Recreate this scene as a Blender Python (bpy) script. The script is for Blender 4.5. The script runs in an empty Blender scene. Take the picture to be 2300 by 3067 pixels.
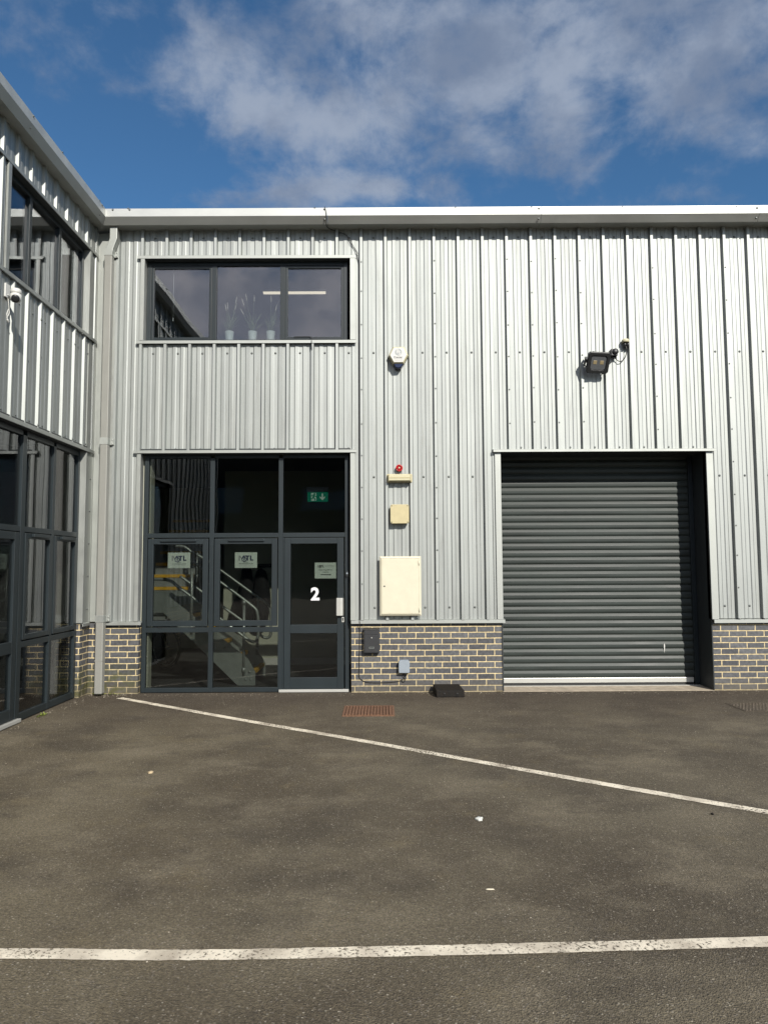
import bpy, bmesh, math, random
from mathutils import Vector, Matrix
random.seed(7)
sc = bpy.context.scene
COL = sc.collection
R = math.radians
# ------------------------------------------------------------------ survey
# Camera solved from the photograph (24 mm-class phone lens); at()/lat()/grd() turn a
# measured position into real coordinates on a known wall or ground plane.
CAM = Vector((0.0, -9.6, 1.615))
F, YAW, PITCH, ROLL = 2193.185, 0.0042033, 0.0753234, -0.0051603
_fw = Vector((math.sin(YAW)*math.cos(PITCH), math.cos(YAW)*math.cos(PITCH), math.sin(PITCH)))
_r0 = Vector((math.cos(YAW), -math.sin(YAW), 0)); _u0 = _r0.cross(_fw)
_rt = math.cos(ROLL)*_r0 + math.sin(ROLL)*_u0
_up = -math.sin(ROLL)*_r0 + math.cos(ROLL)*_u0
def ray(px, py): return _rt*((px-1150)/F) - _up*((py-1533.5)/F) + _fw
def at(px, py, Y=0.0):
    d = ray(px, py); t = (Y-CAM.y)/d.y; return (d.x*t, CAM.z+d.z*t)
def lat(px, py, X):
    d = ray(px, py); t = X/d.x; return (CAM.y+d.y*t, CAM.z+d.z*t)
def grd(px, py, Z=0.0):
    d = ray(px, py); t = (Z-CAM.z)/d.z; return (d.x*t, CAM.y+d.y*t)

# ------------------------------------------------------------------ materials
def nt(m): return m.node_tree.nodes, m.node_tree.links
def mat(name, col, rough=0.5, metal=0.0, var=0.0, vscale=6.0, stretch=(1,1,1), bump=0.0, bscale=40.0, rvar=0.0, spec=0.5, emit=None, coat=0.0, col2=None):
    m = bpy.data.materials.new(name); m.use_nodes = True
    N, L = nt(m); b = N['Principled BSDF']
    b.inputs['Base Color'].default_value = (*col, 1); b.inputs['Roughness'].default_value = rough
    b.inputs['Metallic'].default_value = metal; b.inputs['Specular IOR Level'].default_value = spec
    if coat: b.inputs['Coat Weight'].default_value = coat; b.inputs['Coat Roughness'].default_value = 0.15
    if emit: b.inputs['Emission Color'].default_value = (*emit[:3], 1); b.inputs['Emission Strength'].default_value = emit[3]
    if var or bump or rvar:
        tc = N.new('ShaderNodeNewGeometry'); mp = N.new('ShaderNodeMapping'); mp.inputs['Scale'].default_value = stretch
        L.new(tc.outputs['Position'], mp.inputs['Vector'])
    if var or rvar:
        n = N.new('ShaderNodeTexNoise'); n.inputs['Scale'].default_value = vscale; n.inputs['Detail'].default_value = 6; n.inputs['Roughness'].default_value = 0.6
        L.new(mp.outputs[0], n.inputs['Vector'])
        if var:
            mx = N.new('ShaderNodeMix'); mx.data_type = 'RGBA'
            mr = N.new('ShaderNodeMapRange'); mr.inputs[1].default_value = 0.3; mr.inputs[2].default_value = 0.7
            L.new(n.outputs[0], mr.inputs[0]); L.new(mr.outputs[0], mx.inputs[0])
            c1 = tuple(c*(1-var) for c in col); c2 = col2 or tuple(min(1, c*(1+var)) for c in col)
            mx.inputs[6].default_value = (*c1, 1); mx.inputs[7].default_value = (*c2, 1)
            L.new(mx.outputs[2], b.inputs['Base Color'])
        if rvar:
            mr2 = N.new('ShaderNodeMapRange'); mr2.inputs[1].default_value = 0.3; mr2.inputs[2].default_value = 0.7
            mr2.inputs[3].default_value = rough-rvar; mr2.inputs[4].default_value = rough+rvar
            L.new(n.outputs[0], mr2.inputs[0]); L.new(mr2.outputs[0], b.inputs['Roughness'])
    if bump:
        n2 = N.new('ShaderNodeTexNoise'); n2.inputs['Scale'].default_value = bscale; n2.inputs['Detail'].default_value = 4
        L.new(mp.outputs[0], n2.inputs['Vector'])
        bp = N.new('ShaderNodeBump'); bp.inputs['Strength'].default_value = 1.0; bp.inputs['Distance'].default_value = bump
        L.new(n2.outputs[0], bp.inputs['Height']); L.new(bp.outputs[0], b.inputs['Normal'])
    return m

def weathered(m):
    # faint rain streaks, scuffs and a little grime on the sheet metal
    N, L = nt(m); b = N['Principled BSDF']; src = b.inputs['Base Color'].links[0].from_socket
    g = N.new('ShaderNodeNewGeometry')
    def nz(sc, s_, d, r):
        mp = N.new('ShaderNodeMapping'); mp.inputs['Scale'].default_value = sc; L.new(g.outputs['Position'], mp.inputs[0])
        n = N.new('ShaderNodeTexNoise'); n.inputs['Scale'].default_value = s_; n.inputs['Detail'].default_value = d; n.inputs['Roughness'].default_value = r; L.new(mp.outputs[0], n.inputs['Vector']); return n.outputs[0]
    cur = src
    for v, a, b2, amt, col in ((nz((7,7,.35), 3, 5, .6), .56, .74, .35, (.17,.17,.155)), (nz((9,9,2.2), 3.2, 6, .7), .69, .76, .6, (.10,.10,.09)), (nz((2,2,.6), 1.1, 4, .6), .48, .75, .22, (.20,.205,.20))):
        r = N.new('ShaderNodeMapRange'); r.inputs[1].default_value = a; r.inputs[2].default_value = b2; r.inputs[4].default_value = amt; L.new(v, r.inputs[0])
        x = N.new('ShaderNodeMix'); x.data_type = 'RGBA'; x.inputs[7].default_value = (*col, 1); L.new(r.outputs[0], x.inputs[0]); L.new(cur, x.inputs[6]); cur = x.outputs[2]
    L.new(cur, b.inputs['Base Color']); return m
CLAD = weathered(mat('silver_cladding', (.350,.367,.355), .64, 1.0, .08, 5, (1.6,1.6,.22), .0016, 2.6, .05))
TRIM = mat('silver_trim', (.37,.385,.365), .62, .92, .06, 4, (1,1,1), .0006, 5.0, .06)
GUTT = mat('gutter_metal', (.43,.44,.42), .55, .60, .08, 3, (.5,1,1), .0008, 4.0, .06)
PIPE = mat('downpipe_paint', (.225,.225,.205), .55, .12, .06, 5, (1,1,.4), .0003, 30)
SCREW = mat('screw_head', (.16,.17,.165), .45, .5)
FRAME = mat('anthracite_frame', (.0135,.0195,.0225), .42, 0, .14, 3, (1,1,.4), .0002, 60, spec=.4)
DARKREV = mat('anthracite_reveal', (.024,.028,.029), .5, 0, .1, 4)
SHUT = mat('shutter_slat', (.025,.032,.029), .52, .0, .30, 5, (.25,1,1.4), .0003, 50, .06, spec=.35)
ALU = mat('aluminium_rail', (.45,.45,.42), .4, .35, .06, 6, (.4,1,1))
RUBBER = mat('black_rubber', (.012,.012,.012), .6, 0, .2, 20)
BLACKP = mat('black_plastic', (.014,.015,.016), .38, 0, .15, 20)
CREAM = mat('cream_plastic', (.46,.43,.285), .45, 0, .05, 12)
CREAM2 = mat('aged_cream_plastic', (.43,.375,.215), .5, 0, .06, 14)
CREAMW = mat('cream_white_paint', (.53,.50,.385), .5, 0, .04, 8, (1,1,1), .0003, 10)
WHITEP = mat('white_plastic', (.52,.52,.49), .4, 0, .03, 10)
GREYP = mat('grey_plastic', (.23,.265,.30), .45, 0, .04, 10)
REDP = mat('red_plastic', (.42,.012,.016), .3, 0, .15, 20)
NAVYP = mat('dark_blue_lens', (.008,.016,.05), .18, 0, 0)
BOXP = mat('letter_box_paint', (.022,.023,.025), .45, 0, .12, 20, (1,1,1), .0002, 200)
CONC = mat('concrete_threshold', (.34,.29,.22), .85, 0, .25, 9, (1,1,1), .004, 30)
PAPER = mat('printed_paper', (.62,.70,.63), .7, 0, .04, 8)
INK = mat('black_ink', (.02,.022,.03), .7)
NAVY = mat('navy_ink', (.03,.04,.10), .7)
GREYINK = mat('grey_ink', (.30,.32,.32), .7)
WHITEV = mat('white_vinyl', (.56,.575,.58), .5)
GREENS = mat('exit_green', (.0,.16,.085), .4, emit=(0,.30,.15,.28))
EXITW = mat('exit_white', (.6,.75,.62), .5, emit=(.6,.8,.65,.35))
STEEL = mat('galvanised_steel', (.30,.33,.31), .42, .55, .12, 8, (1,1,1), .0004, 30)
TREADM = mat('checker_plate', (.40,.42,.40), .4, .6, .1, 10, (1,1,1), .002, 60)
YELLOW = mat('yellow_nosing', (.62,.36,.03), .55, 0, .15, 10)
COATM = mat('black_fabric', (.008,.008,.009), .9, 0, .2, 20)
WALLI = mat('interior_wall_paint', (.42,.43,.35), .8, 0, .04, 3)
FLOORI = mat('interior_floor', (.06,.06,.06), .6, 0, .15, 5)
CEILI = mat('interior_ceiling', (.35,.35,.33), .9)
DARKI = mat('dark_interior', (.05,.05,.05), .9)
PLANTM = mat('grass_blade', (.16,.20,.09), .7, 0, .25, 30)
PLUME = mat('dry_plume', (.36,.33,.26), .9)
POTM = mat('white_pot', (.42,.45,.40), .5)
GREENW = mat('weed_leaf', (.16,.20,.03), .7, 0, .3, 60)
CABLEM = mat('black_cable', (.012,.012,.012), .5)
RUST = mat('rusty_iron', (.135,.068,.037), .85, 0, .35, 30, (1,1,1), .003, 120)
ROOFM = mat('roof_sheet', (.4,.42,.42), .5, .3, .1, 3)
OPPM = mat('brown_cladding', (.045,.032,.024), .7, 0, .2, 1, (2,1,.1))
LENS = mat('lamp_glass', (.085,.09,.095), .25, 0, .1, 40)
LEDM = mat('led_chip', (.24,.19,.10), .5)
LAMPM = mat('lit_tube', (.9,.8,.65), .5, emit=(1.0,.84,.62,1.1))
TYRE = mat('tyre_rubber', (.01,.01,.01), .8, 0, .2, 40)
BIKEM = mat('bicycle_paint', (.015,.015,.018), .35)
CHIP = mat('stone_chip', (.36,.32,.25), .8, 0, .5, 60)
SPLAT = mat('white_splat', (.55,.56,.52), .8, 0, .1, 60)

def glass_mat(name, r0=.040, tint=(.645,.66,.645), wav=.0006):
    m = bpy.data.materials.new(name); m.use_nodes = True
    N, L = nt(m); N.remove(N['Principled BSDF']); out = N['Material Output']
    g = N.new('ShaderNodeNewGeometry')
    no = N.new('ShaderNodeTexNoise'); no.inputs['Scale'].default_value = 1.3; no.inputs['Detail'].default_value = 1
    L.new(g.outputs['Position'], no.inputs['Vector'])
    bp = N.new('ShaderNodeBump'); bp.inputs['Distance'].default_value = wav*5; L.new(no.outputs[0], bp.inputs['Height'])
    dot = N.new('ShaderNodeVectorMath'); dot.operation = 'DOT_PRODUCT'
    L.new(g.outputs['Incoming'], dot.inputs[0]); L.new(g.outputs['Normal'], dot.inputs[1])
    def mth(op, a, b=None):
        n = N.new('ShaderNodeMath'); n.operation = op
        for i, v in enumerate((a, b)):
            if v is None: continue
            if isinstance(v, (int, float)): n.inputs[i].default_value = v
            else: L.new(v, n.inputs[i])
        return n.outputs[0]
    c = mth('ABSOLUTE', dot.outputs['Value']); s = mth('SUBTRACT', 1.0, c); p = mth('POWER', s, 4.2)
    fac = mth('ADD', mth('MULTIPLY', p, 1-r0), r0)
    tr = N.new('ShaderNodeBsdfTransparent'); tr.inputs[0].default_value = (*tint, 1)
    gl = N.new('ShaderNodeBsdfGlossy'); gl.inputs['Roughness'].default_value = 0.0; gl.inputs[0].default_value = (.95,.96,1,1)
    L.new(bp.outputs[0], gl.inputs['Normal'])
    mx = N.new('ShaderNodeMixShader'); L.new(fac, mx.inputs[0]); L.new(tr.outputs[0], mx.inputs[1]); L.new(gl.outputs[0], mx.inputs[2])
    L.new(mx.outputs[0], out.inputs[0]); return m
GLASS = glass_mat('window_glass')
GLASSU = glass_mat('upper_window_glass', .095, (.74,.77,.78))

def brick_mat():
    m = bpy.data.materials.new('blue_engineering_brick'); m.use_nodes = True
    N, L = nt(m); b = N['Principled BSDF']
    g = N.new('ShaderNodeNewGeometry'); sx = N.new('ShaderNodeSeparateXYZ'); L.new(g.outputs['Position'], sx.inputs[0])
    ad = N.new('ShaderNodeMath'); L.new(sx.outputs[0], ad.inputs[0]); L.new(sx.outputs[1], ad.inputs[1])
    cb = N.new('ShaderNodeCombineXYZ'); L.new(ad.outputs[0], cb.inputs[0])
    zo = N.new('ShaderNodeMath'); zo.inputs[1].default_value = -.012; L.new(sx.outputs[2], zo.inputs[0]); L.new(zo.outputs[0], cb.inputs[1])
    # slightly uneven courses
    wn = N.new('ShaderNodeTexNoise'); wn.inputs['Scale'].default_value = 7; wn.inputs['Detail'].default_value = 3; L.new(cb.outputs[0], wn.inputs['Vector'])
    wv = N.new('ShaderNodeVectorMath'); wv.operation = 'MULTIPLY_ADD'; wv.inputs[1].default_value = (.012,.006,0); L.new(wn.outputs[1], wv.inputs[0]); L.new(cb.outputs[0], wv.inputs[2])
    br = N.new('ShaderNodeTexBrick'); L.new(wv.outputs[0], br.inputs['Vector'])
    br.inputs['Scale'].default_value = 1; br.inputs['Brick Width'].default_value = .2265; br.inputs['Row Height'].default_value = .0757
    br.inputs['Mortar Size'].default_value = .0068; br.inputs['Mortar Smooth'].default_value = .15; br.inputs['Bias'].default_value = 0
    br.inputs['Color1'].default_value = (.046,.048,.054,1); br.inputs['Color2'].default_value = (.098,.101,.106,1); br.inputs['Mortar'].default_value = (.55,.455,.265,1)
    n = N.new('ShaderNodeTexNoise'); n.inputs['Scale'].default_value = 28; n.inputs['Detail'].default_value = 6; L.new(g.outputs['Position'], n.inputs['Vector'])
    mm = N.new('ShaderNodeMix'); mm.data_type = 'RGBA'; mm.blend_type = 'MULTIPLY'; mm.inputs[0].default_value = .75
    cr = N.new('ShaderNodeValToRGB'); cr.color_ramp.elements[0].position = .3; cr.color_ramp.elements[0].color = (.5,.5,.52,1); cr.color_ramp.elements[1].position = .7; cr.color_ramp.elements[1].color = (1.35,1.33,1.3,1)
    L.new(n.outputs[0], cr.inputs[0]); L.new(br.outputs['Color'], mm.inputs[6]); L.new(cr.outputs[0], mm.inputs[7])
    # pale lime runs
    n3 = N.new('ShaderNodeTexNoise'); n3.inputs['Scale'].default_value = 9; n3.inputs['Detail'].default_value = 8; n3.inputs['Roughness'].default_value = .7
    mp3 = N.new('ShaderNodeMapping'); mp3.inputs['Scale'].default_value = (1.6,1.6,.55); L.new(g.outputs['Position'], mp3.inputs[0]); L.new(mp3.outputs[0], n3.inputs['Vector'])
    r3 = N.new('ShaderNodeMapRange'); r3.inputs[1].default_value = .66; r3.inputs[2].default_value = .78; r3.inputs[4].default_value = .5; L.new(n3.outputs[0], r3.inputs[0])
    m3 = N.new('ShaderNodeMix'); m3.data_type = 'RGBA'; m3.inputs[7].default_value = (.34,.31,.25,1); L.new(r3.outputs[0], m3.inputs[0]); L.new(mm.outputs[2], m3.inputs[6])
    # moss low down in the damp corner by the downpipe
    mz = N.new('ShaderNodeMapRange'); mz.inputs[1].default_value = .46; mz.inputs[2].default_value = .12; L.new(sx.outputs[2], mz.inputs[0])
    mxx = N.new('ShaderNodeMapRange'); mxx.inputs[1].default_value = -2.9; mxx.inputs[2].default_value = -3.45; L.new(sx.outputs[0], mxx.inputs[0])
    mo = N.new('ShaderNodeMath'); mo.operation = 'MULTIPLY'; L.new(mz.outputs[0], mo.inputs[0]); L.new(mxx.outputs[0], mo.inputs[1])
    n4 = N.new('ShaderNodeTexNoise'); n4.inputs['Scale'].default_value = 11; n4.inputs['Detail'].default_value = 6; L.new(g.outputs['Position'], n4.inputs['Vector'])
    r4 = N.new('ShaderNodeMapRange'); r4.inputs[1].default_value = .35; r4.inputs[2].default_value = .62; L.new(n4.outputs[0], r4.inputs[0])
    mo2 = N.new('ShaderNodeMath'); mo2.operation = 'MULTIPLY'; L.new(mo.outputs[0], mo2.inputs[0]); L.new(r4.outputs[0], mo2.inputs[1])
    m4 = N.new('ShaderNodeMix'); m4.data_type = 'RGBA'; m4.inputs[7].default_value = (.060,.062,.016,1); L.new(mo2.outputs[0], m4.inputs[0]); L.new(m3.outputs[2], m4.inputs[6])
    sz = N.new('ShaderNodeMath'); sz.operation = 'MULTIPLY_ADD'; sz.inputs[1].default_value = .22; L.new(n4.outputs[0], sz.inputs[0]); L.new(sx.outputs[2], sz.inputs[2])
    sr = N.new('ShaderNodeMapRange'); sr.inputs[1].default_value = .30; sr.inputs[2].default_value = .10; sr.inputs[4].default_value = .55; L.new(sz.outputs[0], sr.inputs[0])
    m5 = N.new('ShaderNodeMix'); m5.data_type = 'RGBA'; m5.inputs[7].default_value = (.105,.088,.06,1); L.new(sr.outputs[0], m5.inputs[0]); L.new(m4.outputs[2], m5.inputs[6])
    L.new(m5.outputs[2], b.inputs['Base Color'])
    ro = N.new('ShaderNodeMapRange'); ro.inputs[3].default_value = .52; ro.inputs[4].default_value = .9; L.new(br.outputs['Fac'], ro.inputs[0]); L.new(ro.outputs[0], b.inputs['Roughness'])
    hm = N.new('ShaderNodeMath'); hm.operation = 'MULTIPLY_ADD'; hm.inputs[1].default_value = -1; hm.inputs[2].default_value = 1; L.new(br.outputs['Fac'], hm.inputs[0])
    h2 = N.new('ShaderNodeMath'); h2.operation = 'MULTIPLY_ADD'; h2.inputs[1].default_value = .3; L.new(n.outputs[0], h2.inputs[0]); L.new(hm.outputs[0], h2.inputs[2])
    bp = N.new('ShaderNodeBump'); bp.inputs['Distance'].default_value = .004; L.new(h2.outputs[0], bp.inputs['Height']); L.new(bp.outputs[0], b.inputs['Normal'])
    return m
BRICK = brick_mat()

def asphalt_mat():
    m = bpy.data.materials.new('asphalt'); m.use_nodes = True
    N, L = nt(m); b = N['Principled BSDF']
    g = N.new('ShaderNodeNewGeometry')
    def noise(s, d=5, r=.6, sc=(1,1,1)):
        mp = N.new('ShaderNodeMapping'); mp.inputs['Scale'].default_value = sc; L.new(g.outputs['Position'], mp.inputs[0])
        n = N.new('ShaderNodeTexNoise'); n.inputs['Scale'].default_value = s; n.inputs['Detail'].default_value = d; n.inputs['Roughness'].default_value = r
        L.new(mp.outputs[0], n.inputs['Vector']); return n.outputs[0]
    def ramp(v, a, bb, lo=0., hi=1.):
        r = N.new('ShaderNodeMapRange'); r.inputs[1].default_value = a; r.inputs[2].default_value = bb; r.inputs[3].default_value = lo; r.inputs[4].default_value = hi
        L.new(v, r.inputs[0]); return r.outputs[0]
    def mixc(f, a, c2, bt='MIX'):
        x = N.new('ShaderNodeMix'); x.data_type = 'RGBA'; x.blend_type = bt
        if isinstance(f, float): x.inputs[0].default_value = f
        else: L.new(f, x.inputs[0])
        for i, v in ((6, a), (7, c2)):
            if isinstance(v, tuple): x.inputs[i].default_value = (*v, 1)
            else: L.new(v, x.inputs[i])
        return x.outputs[2]
    gx = N.new('ShaderNodeSeparateXYZ'); L.new(g.outputs['Position'], gx.inputs[0])
    c = mixc(ramp(noise(.55, 5, .55), .36, .66), (.090,.072,.047), (.172,.146,.098))
    olive = N.new('ShaderNodeMapRange'); olive.inputs[1].default_value = 1.6; olive.inputs[2].default_value = -2.2; L.new(gx.outputs[0], olive.inputs[0])
    c = mixc(olive.outputs[0], c, mixc(1.0, c, (1.30,1.30,1.25), 'MULTIPLY'))   # lighter towards the side wing
    c = mixc(ramp(noise(1.7, 8, .66, (.9,1.1,1)), .48, .68, 0, .75), c, (.245,.208,.142))
    c = mixc(ramp(noise(.9, 5, .6, (1,1.3,1)), .50, .64, 0, .65), c, (.074,.060,.041))       # dusty drifts
    c = mixc(ramp(noise(2.6, 5, .6), .58, .72, 0, .55), c, (.200,.160,.090))    # tan patches
    c = mixc(ramp(noise(3.7, 4, .6, (.8,1.3,1)), .62, .72, 0, .45), c, (.070,.060,.044))    # darker scuffs
    # darker band towards the front wall, its edge broken up by noise
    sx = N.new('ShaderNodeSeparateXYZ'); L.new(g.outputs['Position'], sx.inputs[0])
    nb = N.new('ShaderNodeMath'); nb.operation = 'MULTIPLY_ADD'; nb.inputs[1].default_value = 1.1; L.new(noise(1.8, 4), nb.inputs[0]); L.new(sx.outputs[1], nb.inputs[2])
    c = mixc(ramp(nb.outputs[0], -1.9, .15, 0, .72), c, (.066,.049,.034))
    # aggregate
    vo = N.new('ShaderNodeTexVoronoi'); vo.inputs['Scale'].default_value = 150; L.new(g.outputs['Position'], vo.inputs['Vector'])
    sv = N.new('ShaderNodeSeparateColor'); L.new(vo.outputs['Color'], sv.inputs[0])
    c = mixc(ramp(sv.outputs[0], 0, 1, 0, .9), c, mixc(1.0, c, (.55,.55,.56), 'MULTIPLY'))
    c = mixc(ramp(sv.outputs[1], .90, .99, 0, .7), c, (.24,.21,.17))
    c = mixc(ramp(noise(85, 2, .5), .40, .66, 0, .6), c, mixc(1.0, c, (.45,.44,.43), 'MULTIPLY'))
    c = mixc(ramp(noise(38, 3, .7), .44, .62, 0, .55), c, mixc(1.0, c, (.66,.65,.64), 'MULTIPLY'))
    v2 = N.new('ShaderNodeTexVoronoi'); v2.inputs['Scale'].default_value = 62; L.new(g.outputs['Position'], v2.inputs['Vector'])
    s2 = N.new('ShaderNodeSeparateColor'); L.new(v2.outputs['Color'], s2.inputs[0])
    core = ramp(v2.outputs['Distance'], .34, .22); pick = ramp(s2.outputs[0], .90, .93, 0, .75)
    pm = N.new('ShaderNodeMath'); pm.operation = 'MULTIPLY'; L.new(core, pm.inputs[0]); L.new(pick, pm.inputs[1])
    c = mixc(pm.outputs[0], c, (.30,.27,.21))
    v3 = N.new('ShaderNodeTexVoronoi'); v3.inputs['Scale'].default_value = .8; v3.inputs['Randomness'].default_value = 1
    L.new(g.outputs['Position'], v3.inputs['Vector']); w3 = N.new('ShaderNodeMath'); w3.operation = 'MULTIPLY_ADD'; w3.inputs[1].default_value = .12; L.new(noise(9, 4), w3.inputs[0]); L.new(v3.outputs['Distance'], w3.inputs[2])
    s3 = N.new('ShaderNodeSeparateColor'); L.new(v3.outputs['Color'], s3.inputs[0])
    oil = N.new('ShaderNodeMath'); oil.operation = 'MULTIPLY'; L.new(ramp(w3.outputs[0], .17, .08), oil.inputs[0]); L.new(ramp(s3.outputs[1], .72, .74, 0, .45), oil.inputs[1])
    c = mixc(oil.outputs[0], c, (.052,.045,.036))      # old oil drips
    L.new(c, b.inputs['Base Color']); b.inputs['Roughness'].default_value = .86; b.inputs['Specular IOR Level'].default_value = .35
    hh = N.new('ShaderNodeMath'); hh.operation = 'MULTIPLY_ADD'; hh.inputs[1].default_value = .6; L.new(noise(70, 3, .7), hh.inputs[0]); L.new(vo.outputs['Distance'], hh.inputs[2])
    bp = N.new('ShaderNodeBump'); bp.inputs['Distance'].default_value = .006; bp.inputs['Strength'].default_value = .8
    L.new(hh.outputs[0], bp.inputs['Height']); L.new(bp.outputs[0], b.inputs['Normal'])
    return m
ASPH = asphalt_mat()

def line_mat():
    m = bpy.data.materials.new('worn_line_paint'); m.use_nodes = True
    N, L = nt(m); b = N['Principled BSDF']; out = N['Material Output']
    g = N.new('ShaderNodeNewGeometry')
    n = N.new('ShaderNodeTexNoise'); n.inputs['Scale'].default_value = 60; n.inputs['Detail'].default_value = 6; n.inputs['Roughness'].default_value = .75; L.new(g.outputs['Position'], n.inputs['Vector'])
    n2 = N.new('ShaderNodeTexNoise'); n2.inputs['Scale'].default_value = 1.6; n2.inputs['Detail'].default_value = 3; L.new(g.outputs['Position'], n2.inputs['Vector'])
    a = N.new('ShaderNodeMath'); a.operation = 'MULTIPLY_ADD'; a.inputs[1].default_value = .38; L.new(n2.outputs[0], a.inputs[0]); L.new(n.outputs[0], a.inputs[2])
    r = N.new('ShaderNodeMapRange'); r.inputs[1].default_value = .585; r.inputs[2].default_value = .66; L.new(a.outputs[0], r.inputs[0])
    n3 = N.new('ShaderNodeTexNoise'); n3.inputs['Scale'].default_value = 5; n3.inputs['Detail'].default_value = 7; L.new(g.outputs['Position'], n3.inputs['Vector'])
    cr = N.new('ShaderNodeValToRGB'); cr.color_ramp.elements[0].position = .32; cr.color_ramp.elements[0].color = (.36,.31,.24,1); cr.color_ramp.elements[1].position = .58; cr.color_ramp.elements[1].color = (.70,.635,.505,1)
    L.new(n3.outputs[0], cr.inputs[0]); L.new(cr.outputs[0], b.inputs['Base Color']); b.inputs['Roughness'].default_value = .75
    bp = N.new('ShaderNodeBump'); bp.inputs['Distance'].default_value = .003; L.new(n.outputs[0], bp.inputs['Height']); L.new(bp.outputs[0], b.inputs['Normal'])
    tr = N.new('ShaderNodeBsdfTransparent'); mx = N.new('ShaderNodeMixShader')
    L.new(r.outputs[0], mx.inputs[0]); L.new(tr.outputs[0], mx.inputs[1]); L.new(b.outputs[0], mx.inputs[2]); L.new(mx.outputs[0], out.inputs[0])
    return m
LINE = line_mat()

# ------------------------------------------------------------------ mesh helpers
def fmain(u, o, z): return (u, -o, z)              # facade: u = X, o = outwards (towards the yard)
XL = -3.795
def fleft(u, o, z): return (XL+o, u, z)            # side wing: u = Y, o = outwards (+X)
WLOC = {}
class MB:
    def __init__(s, fr=fmain): s.v = []; s.f = []; s.fr = fr; s.smooth = set(); s.second = set()
    def P(s, pts): i = len(s.v); s.v += [tuple(p) for p in pts]; return i
    def box(s, u0, u1, o0, o1, z0, z1):
        i = s.P([s.fr(u, o, z) for z in (z0, z1) for o in (o0, o1) for u in (u0, u1)])
        s.f += [tuple(i+k for k in q) for q in ((0,1,3,2),(4,6,7,5),(0,4,5,1),(2,3,7,6),(0,2,6,4),(1,5,7,3))]; return s
    def frame(s, u0, u1, z0, z1, w, o0, o1, wb=None, wt=None):
        wb = wb or w; wt = wt or w
        s.box(u0, u0+w, o0, o1, z0, z1); s.box(u1-w, u1, o0, o1, z0, z1)
        s.box(u0+w, u1-w, o0+.001, o1-.001, z0, z0+wb); s.box(u0+w, u1-w, o0+.001, o1-.001, z1-wt, z1); return s
    def prism(s, uz, o0, o1):
        n = len(uz); i = s.P([s.fr(u, o0, z) for u, z in uz]+[s.fr(u, o1, z) for u, z in uz])
        s.f.append(tuple(range(i, i+n))); s.f.append(tuple(range(i+2*n-1, i+n-1, -1)))
        for k in range(n): a, b = k, (k+1) % n; s.f.append((i+a, i+b, i+n+b, i+n+a))
        return s
    def loft(s, sections, cap=True):
        """sections: list of equal-length closed loops of world points"""
        n = len(sections[0]); base = [s.P(x) for x in sections]
        for a, b in zip(base[:-1], base[1:]):
            for k in range(n): s.f.append((a+k, a+(k+1) % n, b+(k+1) % n, b+k)); s.smooth.add(len(s.f)-1)
        if cap: s.f.append(tuple(range(base[0]+n-1, base[0]-1, -1))); s.f.append(tuple(range(base[-1], base[-1]+n)))
        return s
    def tube(s, pts, r, n=8, closed=False):
        pts = [Vector(p) for p in pts]; secs = []; m = len(pts); ref = None
        for k in range(m):
            if closed: t = pts[(k+1) % m]-pts[k-1]
            else: t = pts[min(k+1, m-1)]-pts[max(k-1, 0)]
            t.normalize()
            if ref is None: ref = Vector((0,0,1)) if abs(t.z) < .9 else Vector((1,0,0))
            a = (ref-t*ref.dot(t)).normalized(); ref = a; b = t.cross(a)
            rr = r[k] if isinstance(r, (list, tuple)) else r
            secs.append([pts[k]+(a*math.cos(2*math.pi*j/n)+b*math.sin(2*math.pi*j/n))*rr for j in range(n)])
        if closed: secs.append(secs[0]); return s.loft(secs, False)
        return s.loft(secs)
    def dome(s, c, nrm, r, h, n=8):
        nrm = Vector(nrm).normalized(); a = nrm.orthogonal().normalized(); b = nrm.cross(a); c = Vector(c)
        return s.loft([[c+(a*math.cos(2*math.pi*j/n)+b*math.sin(2*math.pi*j/n))*r*q+nrm*h*w for j in range(n)] for q, w in ((1.5,-.1),(1.5,.12),(1.0,.2),(.85,.75),(.4,1))])
    def lathe(s, c, prof, axis='Z', n=20):
        c = Vector(c); ax = {'Z': (Vector((1,0,0)),Vector((0,1,0)),Vector((0,0,1))), 'Y': (Vector((1,0,0)),Vector((0,0,1)),Vector((0,-1,0))), 'X': (Vector((0,1,0)),Vector((0,0,1)),Vector((1,0,0)))}[axis]
        return s.loft([[c+(ax[0]*math.cos(2*math.pi*j/n)+ax[1]*math.sin(2*math.pi*j/n))*max(r,1e-4)+ax[2]*h for j in range(n)] for r, h in prof])
    def build(s, name, m, parent=None, bevel=0, seg=2, solid=True):
        me = bpy.data.meshes.new(name); off = Vector((0,0,0)) if parent is None else WLOC.get(parent, Vector((0,0,0)))
        me.from_pydata([tuple(Vector(p)-off) for p in s.v], [], s.f)
        for i in s.smooth: me.polygons[i].use_smooth = True
        for q_ in (m if isinstance(m, (list, tuple)) else [m]): me.materials.append(q_)
        for i in s.second: me.polygons[i].material_index = 1
        if solid:
            bm = bmesh.new(); bm.from_mesh(me); bmesh.ops.recalc_face_normals(bm, faces=bm.faces); bm.to_mesh(me); bm.free()
        o = bpy.data.objects.new(name, me); COL.objects.link(o)
        if parent is not None: o.parent = parent; WLOC[o] = off
        if bevel:
            b = o.modifiers.new('edge', 'BEVEL'); b.width = bevel; b.segments = seg; b.limit_method = 'ANGLE'; b.angle_limit = R(40)
        return o
def tag(o, label=None, cat=None, group=None, kind=None):
    if label: o['label'] = label
    if cat: o['category'] = cat
    if group: o['group'] = group
    if kind: o['kind'] = kind
    return o
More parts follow.
